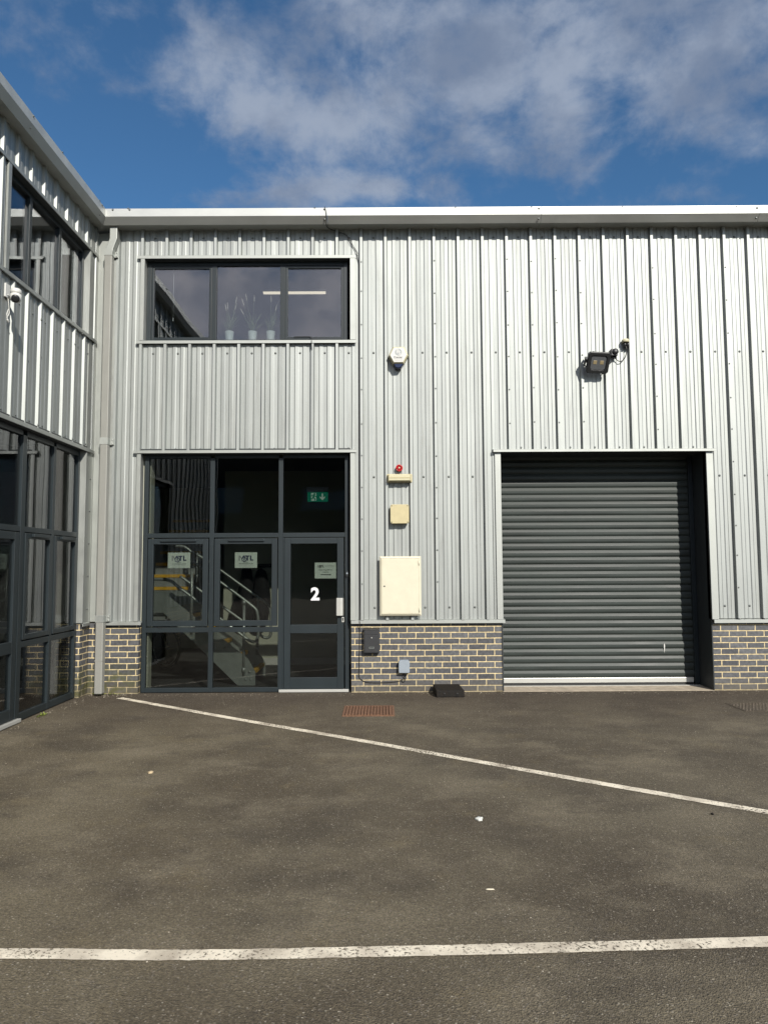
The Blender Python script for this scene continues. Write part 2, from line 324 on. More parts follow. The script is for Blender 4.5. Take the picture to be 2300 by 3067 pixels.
def thing(name, label, cat, loc, group=None):
    o = bpy.data.objects.new(name, None); COL.objects.link(o); o.location = loc; o.empty_display_size = .1
    WLOC[o] = Vector(loc); return tag(o, label, cat, group)
def rounded(u0, u1, z0, z1, r, n=4):
    pts = []
    for cx, cz, a0 in ((u1-r, z1-r, 0), (u0+r, z1-r, 90), (u0+r, z0+r, 180), (u1-r, z0+r, 270)):
        for k in range(n+1): a = R(a0+90*k/n); pts.append((cx+r*math.cos(a), cz+r*math.sin(a)))
    return pts
def text_mesh(strings, name, m, parent, Y, thick=.0006):
    """strings: (text, centre x, centre z, width, height[, bold]) standing on the plane Y, facing the yard"""
    mb = MB()
    for t in strings:
        s, cx, cz, w, h = t[:5]
        cu = bpy.data.curves.new('lettering', 'FONT'); cu.body = s; cu.align_x = 'CENTER'; cu.size = 1; cu.resolution_u = 4
        if len(t) > 5: cu.offset = t[5]
        ob = bpy.data.objects.new('lettering', cu); COL.objects.link(ob)
        bpy.context.view_layer.update()
        me = bpy.data.meshes.new_from_object(ob.evaluated_get(bpy.context.evaluated_depsgraph_get()))
        xs = [v.co.x for v in me.vertices]; ys = [v.co.y for v in me.vertices]
        sx = w/(max(xs)-min(xs)); sy = h/(max(ys)-min(ys)); mx = (max(xs)+min(xs))/2; my = (max(ys)+min(ys))/2
        i = mb.P([(cx+(v.co.x-mx)*sx, Y, cz+(v.co.y-my)*sy) for v in me.vertices])
        mb.f += [tuple(i+k for k in p.vertices) for p in me.polygons]
        bpy.data.objects.remove(ob); bpy.data.meshes.remove(me); bpy.data.curves.remove(cu)
    return mb.build(name, m, parent, solid=False)

# profile of the trapezoidal sheet along u, ribs starting at u0 with pitch p; returns (u, o)
def sheet_profile(u0, p, ua, ub, pan, hgt=.048):
    rnd = random.Random(11); pts = []
    k0 = math.floor((ua-u0)/p)-1; k1 = math.ceil((ub-u0)/p)+1
    for k in range(k0, k1):
        b = u0+k*p; j = lambda: rnd.uniform(-.0014, .0014)
        q = p-.060
        pts += [(b, pan), (b+.012, pan+hgt), (b+.046, pan+hgt+j()), (b+.058, pan+j())]
        for a, c in ((.20,.39), (.60,.79)):
            pts += [(b+.058+q*a, pan+j()), (b+.070+q*a, pan+.0065+j()), (b+.058+q*c, pan+.0065+j()), (b+.070+q*c, pan+j())]
    out = []
    for (ax, ay), (bx, by) in zip(pts[:-1], pts[1:]):
        if bx <= ua or ax >= ub: continue
        if ax < ua: t = (ua-ax)/(bx-ax); ax, ay = ua, ay+(by-ay)*t
        if bx > ub: t = (ub-ax)/(bx-ax); bx, by = ub, ay+(by-ay)*t
        if not out: out.append((ax, ay))
        out.append((bx, by))
    return out
def sheet(mb, prof, z0, z1):
    n = len(prof); i = mb.P([mb.fr(u, o, z0) for u, o in prof]+[mb.fr(u, o, z1) for u, o in prof])
    for k in range(n-1): mb.f.append((i+k, i+k+1, i+n+k+1, i+n+k))
PAN, CROWN = .02, .065
EAVE = 6.19

# ================================================================== MAIN UNIT
unit = thing('industrial_unit', 'long silver-clad industrial unit with grey roller shutter, glazed entrance door and dark brick base', 'building', (0,.1,0))
RP, RX = .32562, -3.179-.029           # rib pitch, left edge of the rib over the entrance
# openings in real metres
OL, OR = -3.145, -.397                 # window / entrance opening
SL, SR = 1.578, 4.290                  # shutter opening
ZS = .93                               # top of the brick-head flashing
ZW0, ZW1 = 4.628, 5.757                # upper window opening
ZL = 3.121                             # lintel underside
XEND = 9.0
SHZ = 3.121
c = MB()
def panel(ua, ub, z0, z1): sheet(c, sheet_profile(RX, RP, ua, ub, PAN), z0, z1)
panel(-3.62, OL-.055, ZS, EAVE); panel(OL-.055, OR+.05, ZW1+.04, EAVE); panel(OL-.055, OR+.05, ZL+.03, ZW0-.035)
panel(OR+.05, SL-.045, ZS, EAVE); panel(SL-.045, SR+.045, SHZ+.03, EAVE); panel(SR+.045, XEND, ZS, EAVE)
def inside(u, z):
    if OL-.11 < u < OR+.11 and (z < ZL+.05 or ZW0-.06 < z < ZW1+.06): return True
    return SL-.1 < u < SR+.1 and z < SHZ+.05
s = c
def screw(mb, u, o, z, r=.0105):
    n0 = len(mb.f); mb.dome(mb.fr(u, o, z), Vector(mb.fr(u, o+1, z))-Vector(mb.fr(u, o, z)), r, .012); mb.second.update(range(n0, len(mb.f)))
for k in range(0, 38):
    b = RX+k*RP
    for z in (6.055, 4.47, 2.80, 1.09):
        u = b+.058+(RP-.06)*.5+random.uniform(-.006,.006)
        if not inside(u, z) and not (z == 4.47 and k < 0): screw(s, u, PAN, z)
    if SL-.1 < b+.1 < SR: screw(s, b+.058+(RP-.06)*.45, PAN, SHZ+.062)
    if OL < b+.1 < OR: screw(s, b+.058+(RP-.06)*.45, PAN, ZL+.062)
for px in (780, 940, 1095, 1148, 1200, 1252, 1410, 1568):
    k = round((at(px*1.3864, 1000, -CROWN)[0]-RX-.029)/RP); u = RX+k*RP+.03
    z = 5.72 if k < 20 else 5.6
    while z > 1.0:
        if not inside(u, z): screw(s, u, CROWN, z+random.uniform(-.02,.02))
        z -= .44 if z > 3 else .41
c.build('wall_cladding', [CLAD, SCREW], unit, solid=False)
# structural backing wall behind the sheets and piers (real thickness)
b = MB()
for ua, ub, z0, z1 in ((-3.78, OL-.02, .96, 6.1), (OL-.02, OR+.02, ZW1+.03, 6.1), (OL-.02, OR+.02, ZL+.06, ZW0-.05), (OR+.02, SL-.04, .96, 6.1), (SL-.04, SR+.04, SHZ+.25, 6.1), (SR+.04, XEND, .96, 6.1)):
    b.box(ua, ub, -.24, .004, z0, z1)
b.build('backing_wall', DARKREV, unit)
# brick base
for ua, ub in ((XL, -3.148), (-.392, 1.568), (4.305, XEND)):
    MB().box(ua, ub, -.30, 0, -.05, .915).build('brick_plinth', BRICK, unit)
# flashings -----------------------------------------------------------------
def flash(u0, u1, zt, zb, o1, drop=.006, fr=fmain, bld=unit, name='flashing', o0=None):
    mb = MB(fr); o0 = PAN-.01 if o0 is None else o0
    mb.prism_s = None
    n = [(o0, zt+.012), (o1-.004, zt), (o1, zt-.004), (o1, zb), (o1-.012, zb), (o1-.012, zt-.018), (o0, zt-.006)]
    i = mb.P([fr(u0, o, z) for o, z in n]+[fr(u1, o, z) for o, z in n]); k = len(n)
    mb.f += [tuple(range(i, i+k)), tuple(range(i+2*k-1, i+k-1, -1))]+[(i+a, i+(a+1) % k, i+k+(a+1) % k, i+k+a) for a in range(k)]
    return mb.build(name, TRIM, bld)
flash(-3.62, -3.105, .925, .885, .062); flash(-.392, 1.600, .931, .888, .060); flash(4.31, XEND, .915, .872, .060)
flash(-3.241, -.318, 5.800, 5.757, .070)
flash(-3.236, -.316, 4.633, 4.592, .078)
flash(-3.238, -.316, 3.160, 3.122, .082)
flash(1.478, 4.405, 3.152, 3.118, .090)
# jamb flashings round the openings: face strip + return into the reveal
def jamb(u_edge, sgn, z0, z1, w=.052, o1=.066, fr=fmain, bld=unit, deep=.0):
    mb = MB(fr); a, b2 = sorted((u_edge, u_edge+sgn*w)); mb.box(a, b2, PAN-.005, o1, z0, z1)
    a, b2 = sorted((u_edge+sgn*.001, u_edge+sgn*.014)); mb.box(a, b2, -.06-deep, PAN-.006, z0, z1)
    return mb.build('jamb_flashing', TRIM, bld)
jamb(OL, -1, ZW0+.012, ZW1-.001); jamb(OR, 1, ZW0+.012, ZW1-.001, .07)
jamb(OL, -1, .932, ZL-.001); jamb(OR, 1, .932, ZL-.001, .06)
jamb(SL, -1, .935, SHZ-.002, .075, .050); jamb(SR, 1, .920, SHZ-.002, .085, .050)
MB().box(-3.60, -3.50, PAN-.002, .058, .93, 6.12).build('corner_flashing', TRIM, unit)
MB().box(XL+.02, -3.602, .004, .030, .93, 6.12).build('corner_flashing', TRIM, unit)
# dark soffits and reveals of the openings
for z0, z1 in ((ZW1-.002, ZW1+.03), (ZL-.004, ZL+.06)): MB().box(OL, OR, -.10, .06, z0, z1).build('window_reveal', DARKREV, unit)
# gutter ---------------------------------------------------------------------
GP = [(.300,6.332),(.300,6.226),(.221,6.146),(.012,6.165),(.012,6.20),(.21,6.185),(.288,6.24),(.288,6.332)]
GL = [(o*.66 if o < .2 else o-.098, z) for o, z in GP]
GL = [(.200,6.332),(.200,6.226),(.145,6.146),(-.02,6.168),(-.02,6.20),(.14,6.185),(.188,6.24),(.188,6.332)]
def gutter(a, b2, bld, scr=()):
    n = len(a); mb = MB(); i = mb.P(a+b2)
    mb.f += [tuple(range(i, i+n)), tuple(range(i+2*n-1, i+n-1, -1))]+[(i+k, i+(k+1) % n, i+n+(k+1) % n, i+n+k) for k in range(n)]
    for c_, n_ in scr:
        n0 = len(mb.f); mb.dome(c_, n_, .010, .012); mb.second.update(range(n0, len(mb.f)))
    return mb.build('gutter', [GUTT, SCREW], bld)
joints = [at(980, 640, -.3)[0], at(1622, 640, -.3)[0], at(2276, 640, -.3)[0]]
mit = [(XL+ol, -om, z) for (om, z), (ol, _) in zip(GP, GL)]
xs = [None]+joints+[XEND]
for k in range(4):
    dz = (0, .004, .012, .020)[k]; dn = (.004, .012, .020, .026)[k]
    A = mit if k == 0 else [(xs[k]+.002, -o-.0015*(k % 2), z+dz) for o, z in GP]
    B = [(xs[k+1]-.002, -o-.0015*(k % 2), z+(dn if k else .004)) for o, z in GP]
    sc_ = [((x, -.294, 6.335), (0,-.2,1)) for x in (-3.3, -.85, 1.0, 2.0, 3.2, 4.7) if (xs[k] or -9) < x < xs[k+1]]
    if k == 0: sc_ += [((-3.50, -.3, 6.317), (0,-1,0)), ((-3.28, -.3, 6.317), (0,-1,0))]
    if k < 3: sc_ += [((xs[k+1]-.035, -.303, 6.315), (0,-1,0)), ((xs[k+1]-.035, -.268, 6.192), (0,-.7,-.7))]
    gutter(A, B, unit, sc_)
# roof behind the gutter
rf = MB(); i = rf.P([(-14,.05,6.26),(XEND,.05,6.30),(XEND,14,7.9),(-14,14,7.9),(-14,.05,6.20),(XEND,.05,6.20),(XEND,14,7.8),(-14,14,7.8)])
rf.f += [(0,1,2,3),(7,6,5,4),(0,4,5,1),(1,5,6,2),(2,6,7,3),(3,7,4,0)]; rf.build('roof', ROOFM, unit)
# side/back closing walls so the unit is a solid block
bw = MB(); bw.box(XEND-.2, XEND, -14, -.30, 0, 6.2); bw.box(-14, XEND, -14, -13.8, 0, 7.7); bw.build('end_wall', DARKREV, unit)

# ---- windows helper
def pane(bld, fr, u0, u1, z0, z1, o, g=GLASS, name='pane'):
    return MB(fr).box(u0-.006, u1+.006, o-.012, o, z0-.006, z1+.006).build(name, g, bld)
def casement(bld, fr, u0, u1, z0, z1, w, o0, o1, name='casement'):
    return MB(fr).frame(u0, u1, z0, z1, w, o0, o1).build(name, FRAME, bld, bevel=.004)
FO = -.045       # outer face of the frames (behind the brick face)
# upper window
uw = MB(); U0, U1 = -3.142, -.434
uw.frame(U0, U1, ZW0+.005, ZW1-.004, .055, FO-.07, FO, .045, .05)
for m0, m1 in ((-2.268,-2.205), (-1.345,-1.280)): uw.box(m0, m1, FO-.069, FO-.001, ZW0+.05, ZW1-.054)
uwf = uw.build('upper_window', FRAME, unit, bevel=.003)
for a, b2 in ((U0+.055, -2.268), (-1.280, U1-.055)):
    casement(uwf, fmain, a+.001, b2-.001, ZW0+.051, ZW1-.055, .036, FO-.05, FO-.006)
pane(uwf, fmain, U0+.091, -2.304, ZW0+.087, ZW1-.091, FO-.028, GLASSU)
pane(uwf, fmain, -2.205, -1.345, ZW0+.05, ZW1-.054, FO-.028, GLASSU)
pane(uwf, fmain, -1.244, U1-.091, ZW0+.087, ZW1-.091, FO-.028, GLASSU)
MB().box(U0, U1, -.30, FO-.07, ZW0-.05, ZW0+.035).build('inner_sill', WHITEP, uwf)
# entrance screen
es = MB(); E0, E1 = -3.125, -.425; T1a, T1b, T2a, T2b = 2.015, 2.074, .779, .843
es.box(E0, E0+.052, FO-.07, FO, 0.008, ZL-.004); es.box(E1-.05, E1, FO-.07, FO, .008, ZL-.004)
M1a, M1b, M2a, M2b = -2.258, -2.200, -1.352, -1.294
for a, b2 in ((M1a, M1b), (M2a, M2b)): es.box(a, b2, FO-.069, FO+.001, .008, ZL-.05)
for a, b2 in ((E0+.052, M1a), (M1b, M2a), (M2b, E1-.05)):
    es.box(a, b2, FO-.068, FO-.002, ZL-.05, ZL-.006)
    es.box(a, b2, FO-.068, FO-.002, T1a, T1b)
for a, b2 in ((E0+.052, M1a), (M1b, M2a)):
    es.box(a, b2, FO-.068, FO-.002, T2a, T2b); es.box(a, b2, FO-.068, FO-.002, .008, .065)
esf = es.build('entrance_screen', FRAME, unit, bevel=.003)
for a, b2 in ((E0+.052, M1a), (M1b, M2a), (M2b, E1-.05)): pane(esf, fmain, a, b2, T1b, ZL-.05, FO-.03)
for a, b2 in ((E0+.052, M1a), (M1b, M2a)):
    pane(esf, fmain, a, b2, .065, T2a, FO-.03)
    casement(esf, fmain, a+.012, b2-.012, T2b+.016, T1a-.014, .072, FO-.05, FO+.012)
    pane(esf, fmain, a+.084, b2-.084, T2b+.088, T1a-.086, FO-.02)
    v = MB(); cx = (a+b2)/2+.005; v.prism([(cx-.235, T1a-.052),(cx+.235, T1a-.052),(cx+.235, T1a-.022),(cx+.220, T1a-.014),(cx-.220, T1a-.014),(cx-.235, T1a-.022)], FO+.0125, FO+.034)
    v.build('trickle_vent', FRAME, esf, bevel=.003)
    for q in (.22, .76): MB().box(a+(b2-a)*q-.03, a+(b2-a)*q+.03, FO-.0015, FO+.002, T2b-.006, T2b+.004).build('drain_slot', BLACKP, esf)
# door
D0, D1 = -1.272, -.492
DZ0, DZ1 = .045, T1a-.008
dr = MB(); o0, o1 = FO-.055, FO+.006
dr.box(D0, D0+.082, o0, o1, DZ0, DZ1); dr.box(D1-.086, D1, o0, o1, DZ0, DZ1)
dr.box(D0+.082, D1-.086, o0+.001, o1-.001, DZ1-.078, DZ1); dr.box(D0+.082, D1-.086, o0+.001, o1-.001, DZ0, DZ0+.145); dr.box(D0+.082, D1-.086, o0+.001, o1-.001, .760, .872)
door = dr.build('door', FRAME, unit, bevel=.004)
pane(door, fmain, D0+.082, D1-.086, .872, DZ1-.078, FO-.022); pane(door, fmain, D0+.082, D1-.086, DZ0+.145, .760, FO-.022)
st = MB(); st.box(M2b+.001, D0-.004, FO-.06, FO+.003, .03, T1a-.002); st.build('door_stile', FRAME, unit, bevel=.003)
MB().box(M2a+.02, E1-.003, FO-.06, FO+.035, .006, .040).build('door_threshold', ALU, unit, bevel=.004)
hx0, hz1 = at(1438*.4219+400, 1300+1165*.422, .0); hx1, hz0 = at(1490*.4219+400, 1300+1290*.422, .0)
h = MB(); i = [(hx0, -.045), (hx0, -.005), (hx0+.006, .012), (hx1-.035, .014), (hx1-.012, .006), (hx1, -.030), (hx1, -.040)]
k0 = h.P([(u, -o, hz0) for u, o in i]+[(u, -o, hz1) for u, o in i]); n = len(i)
h.f += [tuple(range(k0, k0+n)), tuple(range(k0+2*n-1, k0+n-1, -1))]+[(k0+a, k0+(a+1) % n, k0+n+(a+1) % n, k0+n+a) for a in range(n)]
h.build('door_handle', ALU, door, bevel=.003)
kx0, kz1 = at(1478*.4219+400, 1300+1300*.422, .04); kx1, kz0 = at(1495*.4219+400, 1300+1336*.422, .04)
kp = MB().box(kx0, kx1, FO+.006, FO+.012, kz0, kz1).build('lock_plate', ALU, door, bevel=.002)
kh = MB(); kh.lathe(((kx0+kx1)/2, -FO-.0115, (kz0+kz1)/2+.012), [(.010,-.001),(.010,.003),(.006,.004)], 'Y', 12); kh.box((kx0+kx1)/2-.005, (kx0+kx1)/2+.005, FO+.011, FO+.0145, (kz0+kz1)/2-.018, (kz0+kz1)/2+.008)
kh.build('keyhole', BLACKP, door)
nx0, nz1 = at(400+1258*.4219, 1300+1088*.422, .065); nx1, nz0 = at(400+1320*.4219, 1300+1182*.422, .065)
text_mesh([('2', (nx0+nx1)/2, (nz0+nz1)/2, nx1-nx0, nz1-nz0, .036)], 'door_number', WHITEV, door, -FO+.0195)
# roller shutter ---------------------------------------------------------------
RY = .437
sh = MB(); z = .112; prof = []
pitch = .0957
k = 0
while z < 3.45:
    sl = random.uniform(-.0012, .0012)
    for t in range(9):
        a = t/8; bulge = .014*math.sin(math.pi*min(1, a*1.06))**.7+(.0012 if t in (2, 5) else 0)+sl
        prof.append((z+a*pitch*.97, bulge))
    prof.append((z+pitch*.985, -.004)); z += pitch
n = len(prof); i = sh.P([(SL-.12, RY-o, zz) for zz, o in prof]+[(SR-.02, RY-o, zz) for zz, o in prof])
for k in range(n-1): sh.f.append((i+k, i+k+1, i+n+k+1, i+n+k))
i = sh.P([(SL-.12, RY+.02, .2), (SR-.02, RY+.02, .2), (SR-.02, RY+.02, 3.5), (SL-.12, RY+.02, 3.5)]); sh.f.append((i, i+1, i+2, i+3))
shut = sh.build('roller_shutter', SHUT, unit, solid=False)
MB().box(SL-.1, SR-.075, -RY-.02, -RY+.030, .046, .112).build('bottom_rail', ALU, shut, bevel=.006)
MB().box(SL-.1, SR-.075, -RY-.01, -RY+.016, .012, .046).build('bottom_seal', RUBBER, shut)
for a, b2 in ((SL-.14, SL-.005), (SR-.062, SR-.002)):
    g = MB(); g.box(a, b2, -RY-.05, -RY+.045, .03, 3.4); g.build('guide_rail', FRAME, shut, bevel=.003)
sp = MB(); k = 0
px, pz = at(1450+.5124*1052, 1300+.5124*1232, RY-.015)
sp.prism([(px-.006, pz), (px+.004, pz+.02), (px+.010, pz-.01), (px+.006, pz-.06), (px+.001, pz-.115), (px-.004, pz-.07)], -RY+.0155, -RY+.018)
sp.build('paint_chip', WHITEP, shut)
r = MB(); r.box(SR+.001, SR+.014, -RY-.05, PAN-.007, .015, SHZ-.002); r.box(SL-.0145, SL-.001, -RY-.05, PAN-.007, .015, SHZ-.002)
r.box(SL-.1, SR+.02, -RY-.1, -.02, SHZ, SHZ+.02)
r.build('shutter_reveal', DARKREV, unit)
th = MB(); i = th.P([(SL-.1,-.0,.006),(SR+.02,-.0,.006),(SR+.02,RY+.1,.011),(SL-.1,RY+.1,.011),(SL-.1,-.0,-.1),(SR+.02,-.0,-.1),(SR+.02,RY+.1,-.1),(SL-.1,RY+.1,-.1)])
th.f += [(0,1,2,3),(7,6,5,4),(0,4,5,1),(1,5,6,2),(2,6,7,3),(3,7,4,0)]; th.build('concrete_threshold', CONC, unit)
MB().box(SL-.1, SR-.01, -RY+.034, -RY+.085, .006, .015).build('threshold_strip', ALU, unit)
# loading bay behind the shutter is closed off; interior shells -----------------
iw = MB()
iw.box(-3.20, -3.06, -.27, FO-.075, .02, 3.3)                 # stub wall beside the glazing
iw.box(-2.55, 1.0, -2.78, -2.64, .02, 3.3)                     # back wall of the lobby
iw.box(-2.62, -2.55, -5.2, -2.64, .02, 3.3)
iw.box(-4.75, -2.62, -5.3, -5.2, .02, 3.3)                     # back of the stair well
iw.box(-4.80, -4.75, -5.3, -.31, .02, 3.3)
iw.box(.95, 1.0, -2.64, -.31, .02, 3.3)
iw.build('lobby_wall', WALLI, unit)
MB().box(-2.55, .95, -2.64, -2.622, .02, .13).build('skirting_board', WHITEP, unit)
MB().box(-4.8, 1.0, -5.3, FO-.07, -.04, .018).build('lobby_floor', FLOORI, unit)
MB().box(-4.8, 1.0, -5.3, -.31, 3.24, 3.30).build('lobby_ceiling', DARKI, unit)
up = MB(); up.box(-3.9, -3.85, -5.5, -.30, 3.6, 6.0); up.box(.05, .1, -5.5, -.30, 3.6, 6.0); up.box(-3.9, .1, -5.6, -5.5, 3.6, 6.0)
up.build('office_wall', WALLI, unit)
MB().box(-3.9, .1, -5.6, -.30, 3.52, 3.6).build('office_floor', FLOORI, unit)
MB().box(-3.9, .1, -5.6, -.30, 6.0, 6.06).build('office_ceiling', CEILI, unit)

# downpipe --------------------------------------------------------------------
PX0 = -3.640; PW = .098; PO0, PO1 = .085, .185
dp = MB(); dp.box(PX0, PX0+PW, PO0, PO1, .03, 5.79)
dpo = dp.build('downpipe', PIPE, unit, bevel=.010)
el = MB()
A = lambda x0, x1, z, q0=PO0, q1=PO1: [(x0, -q0, z), (x1, -q0, z), (x1, -q1, z), (x0, -q1, z)]
sx, _ = at(230+.3617*270, 600+.3617*260, -.17); sx = sx+.01
el.loft([A(sx, sx+PW, 6.15), A(sx, sx+PW, 5.985), A(PX0+.012, PX0+PW+.012, 5.84), A(PX0, PX0+PW, 5.76)]); el.smooth.clear()
el.build('swan_neck', TRIM, dpo, bevel=.006)
for zb in (5.80, 3.27, .975):
    br = MB(); br.box(PX0-.004, PX0+PW+.004, PO0, PO1+.004, zb-.045, zb+.045); br.box(PX0+PW+.0041, PX0+PW+.045, .064, .095, zb-.04, zb+.04)
    for dz in (-.025, .022): br.dome((PX0+PW+.03, -.095, zb+dz), (0,-1,0), .008, .01)
    br.build('pipe_bracket', TRIM, dpo, bevel=.003)
MB().box(PX0-.002, PX0+PW+.002, PO0-.002, PO1+.002, .44, .452).build('pipe_joint', PIPE, dpo)

# ================================================================== SIDE WING
wing = thing('side_wing', 'shaded side wing at the left meeting the main front in the inner corner', 'building', (XL,-2,0))
YF = -7.2                          # wing runs towards the camera and out of the frame
LRP, LRX = -.300, -.405
c2 = MB(fleft)
LP, LC = .003, .033
def lpanel(ua, ub, z0, z1): sheet(c2, sheet_profile(LRX-.046-.3*30, .300, ua, ub, LP, .030), z0, z1)
LW0 = -2.37                        # near end of the upper window
lpanel(-3.3, -.08, 5.80, EAVE); lpanel(-3.3, LW0-.06, 4.6, 5.80); lpanel(-3.3, -.08, 3.15, 4.60); lpanel(YF, -3.3, 3.15, EAVE)
lpanel(-.27, -.08, 3.15, EAVE); lpanel(YF, -3.3, .93, 3.15)
s2 = c2
for k in range(0, 11):
    for z in (4.40, 3.215):
        screw(s2, LRX-.3*k+.128, LP, z)
        if k % 3 == 1: screw(s2, LRX-.3*k-.03, LC, z-.02)
    screw(s2, LRX-.3*k+.05, LP, 3.85 if k % 2 else 3.98)
c2.build('wall_cladding', [CLAD, SCREW], wing, solid=False)
cf = MB(fleft).box(-.27, -.066, LP+.002, .016, .93, 6.12)
for k in range(12): screw(cf, -.12, .016, 1.1+k*.42)
cf.build('corner_flashing', [TRIM, SCREW], wing)
MB(fleft).box(-.065, -.032, LP-.03, .02, .93, 6.12).build('corner_flashing', TRIM, wing)
b3 = MB(fleft)
b3.box(YF, -.02, -.24, -.02, 5.80, 6.1); b3.box(YF, LW0-.05, -.24, -.02, 4.6, 5.8); b3.box(YF, -.02, -.24, -.02, 3.2, 4.6); b3.box(-.28, -.02, -.24, -.02, .96, 5.8); b3.box(YF, -3.3, -.24, -.02, .96, 3.2)
b3.build('backing_wall', DARKREV, wing)
MB(fleft).box(-.272, .0, -.30, -.001, -.05, .915).build('brick_plinth', BRICK, wing)
MB(fleft).box(YF, -3.3, -.30, 0, -.05, .915).build('brick_plinth', BRICK, wing)
lfl = lambda u0, u1, zt, zb, o1: flash(u0, u1, zt, zb, o1, fr=fleft, bld=wing, o0=LP-.01)
lfl(-3.4, -.07, 5.800, 5.757, .040); lfl(-3.4, -.07, 4.633, 4.588, .044); lfl(-3.4, -.07, 3.160, 3.115, .044); lfl(-.27, -.058, .925, .885, .034)
jamb(-.335, 1, ZW0+.012, ZW1-.001, .062, .034, fleft, wing); jamb(-.30, 1, .932, ZL-.008, .03, .034, fleft, wing)
jamb(LW0, -1, ZW0+.012, ZW1-.001, .06, .036, fleft, wing)
gutter([(XL+ol, -om, z) for (om, z), (ol, _) in zip(GP, GL)], [(XL+ol, -2.35, z) for ol, z in GL], wing, [((XL+.2, y, 6.318), (1,0,0)) for y in (-.42, -2.30)]+[((XL+.172, y, 6.19), (.8,0,-.6)) for y in (-.42, -2.30)]+[((XL+.195, y, 6.336), (0,0,1)) for y in (-.5, -1.6)])
gutter([(XL+ol+.0015, -2.352, z) for ol, z in GL], [(XL+ol+.0015, YF, z) for ol, z in GL], wing)
rw = MB(); i = rw.P([(XL-.05,-.05,6.28),(XL-.05,YF,6.28),(-14,YF,7.5),(-14,-.05,7.5),(XL-.05,-.05,6.20),(XL-.05,YF,6.20),(-14,YF,7.4),(-14,-.05,7.4)])
rw.f += [(0,1,2,3),(7,6,5,4),(0,4,5,1),(1,5,6,2),(2,6,7,3),(3,7,4,0)]; rw.build('roof', ROOFM, wing)
MB().box(-14, XL-.25, -YF-.2, -YF, 0, 6.2).build('end_wall', CLAD, wing)
MB(fleft).box(LW0, -.335, -.12, .03, ZW1-.002, ZW1+.03).build('window_reveal', DARKREV, wing); MB(fleft).box(-3.3, -.27, -.12, .03, ZL-.008, ZL+.06).build('window_reveal', DARKREV, wing)
LFO = -.045
# upper window of the wing
lu = MB(fleft); lu.frame(LW0+.002, -.337, ZW0+.005, ZW1-.004, .05, LFO-.07, LFO)
for y in (-1.78, -1.04): lu.box(y-.03, y+.03, LFO-.069, LFO-.001, ZW0+.055, ZW1-.054)
luf = lu.build('upper_window', FRAME, wing, bevel=.003)
for a, b2 in ((LW0+.052, -1.81), (-1.75, -1.07), (-1.01, -.387)): pane(luf, fleft, a, b2, ZW0+.055, ZW1-.054, LFO-.03, GLASSU)
# lower glazed screen of the wing
ls = MB(fleft); ML = (-1.745, -1.015); GE0, GE1 = -3.28, -.285
ls.box(GE0, GE0+.05, LFO-.07, LFO, .01, ZL-.01); ls.box(GE1-.06, GE1, LFO-.07, LFO, .01, ZL-.01)
ls.box(ML[0]-.045, ML[0]+.045, LFO-.069, LFO+.001, .01, ZL-.06); ls.box(ML[1]-.03, ML[1]+.03, LFO-.069, LFO+.001, .01, ZL-.06)
cols = ((GE0+.05, ML[0]-.045), (ML[0]+.045, ML[1]-.03), (ML[1]+.03, GE1-.06))
for q, (a, b2) in enumerate(cols):
    ls.box(a, b2, LFO-.068, LFO-.002, ZL-.07, ZL-.012); ls.box(a, b2, LFO-.068, LFO-.002, T1a, T1b)
    if q: ls.box(a, b2, LFO-.068, LFO-.002, T2a, T2b); ls.box(a, b2, LFO-.068, LFO-.002, .01, .085)
lsf = ls.build('glazed_screen', FRAME, wing, bevel=.003)
for q, (a, b2) in enumerate(cols):
    pane(lsf, fleft, a, b2, T1b, ZL-.07, LFO-.03)
    if q:
        pane(lsf, fleft, a, b2, .085, T2a, LFO-.03)
        casement(lsf, fleft, a+.010, b2-.010, T2b+.016, T1a-.012, .055, LFO-.05, LFO+.010)
        pane(lsf, fleft, a+.065, b2-.065, T2b+.071, T1a-.067, LFO-.02)
        v = MB(fleft); cx = (a+b2)/2; v.prism([(cx-.19, T1a-.050),(cx+.19, T1a-.050),(cx+.19, T1a-.020),(cx+.175, T1a-.012),(cx-.175, T1a-.012),(cx-.19, T1a-.020)], LFO+.0105, LFO+.045)
        v.build('trickle_vent', FRAME, lsf, bevel=.003)
ld = MB(fleft); a, b2 = cols[0]; b2 -= .03; a = -2.75
ld.box(a, a+.09, LFO-.055, LFO+.006, .05, T1a-.01); ld.box(b2-.09, b2, LFO-.055, LFO+.006, .05, T1a-.01)
for z0, z1 in ((.05, .17), (.74, .86), (T1a-.09, T1a-.01)): ld.box(a+.09, b2-.09, LFO-.054, LFO+.005, z0, z1)
ldo = ld.build('door', FRAME, wing, bevel=.004)
pane(ldo, fleft, a+.09, b2-.09, .17, .74, LFO-.022); pane(ldo, fleft, a+.09, b2-.09, .86, T1a-.09, LFO-.022)
MB(fleft).box(GE0, ML[0]+.02, LFO-.06, LFO+.04, .008, .045).build('door_threshold', ALU, wing, bevel=.004)
MB(fleft).box(cols[0][0], a-.002, LFO-.06, LFO-.003, .01, T1a).build('side_panel', FRAME, wing)
wi = MB()
wi.box(-7.0, -6.9, .3, 7.0, .0, 6.0); wi.box(-6.9, XL-.30, 7.0, 7.1, 0, 6.0); wi.box(-6.9, XL-.31, .28, .30, 0, 6.0)
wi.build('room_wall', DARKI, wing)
MB().box(-6.9, XL-.115, .3, 7.0, -.04, .016).build('room_floor', RUBBER, wing)
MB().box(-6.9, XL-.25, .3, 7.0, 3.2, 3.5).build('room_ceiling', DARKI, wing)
MB().box(-6.9, XL-.25, .3, 7.0, 5.9, 6.0).build('office_ceiling', CEILI, wing)

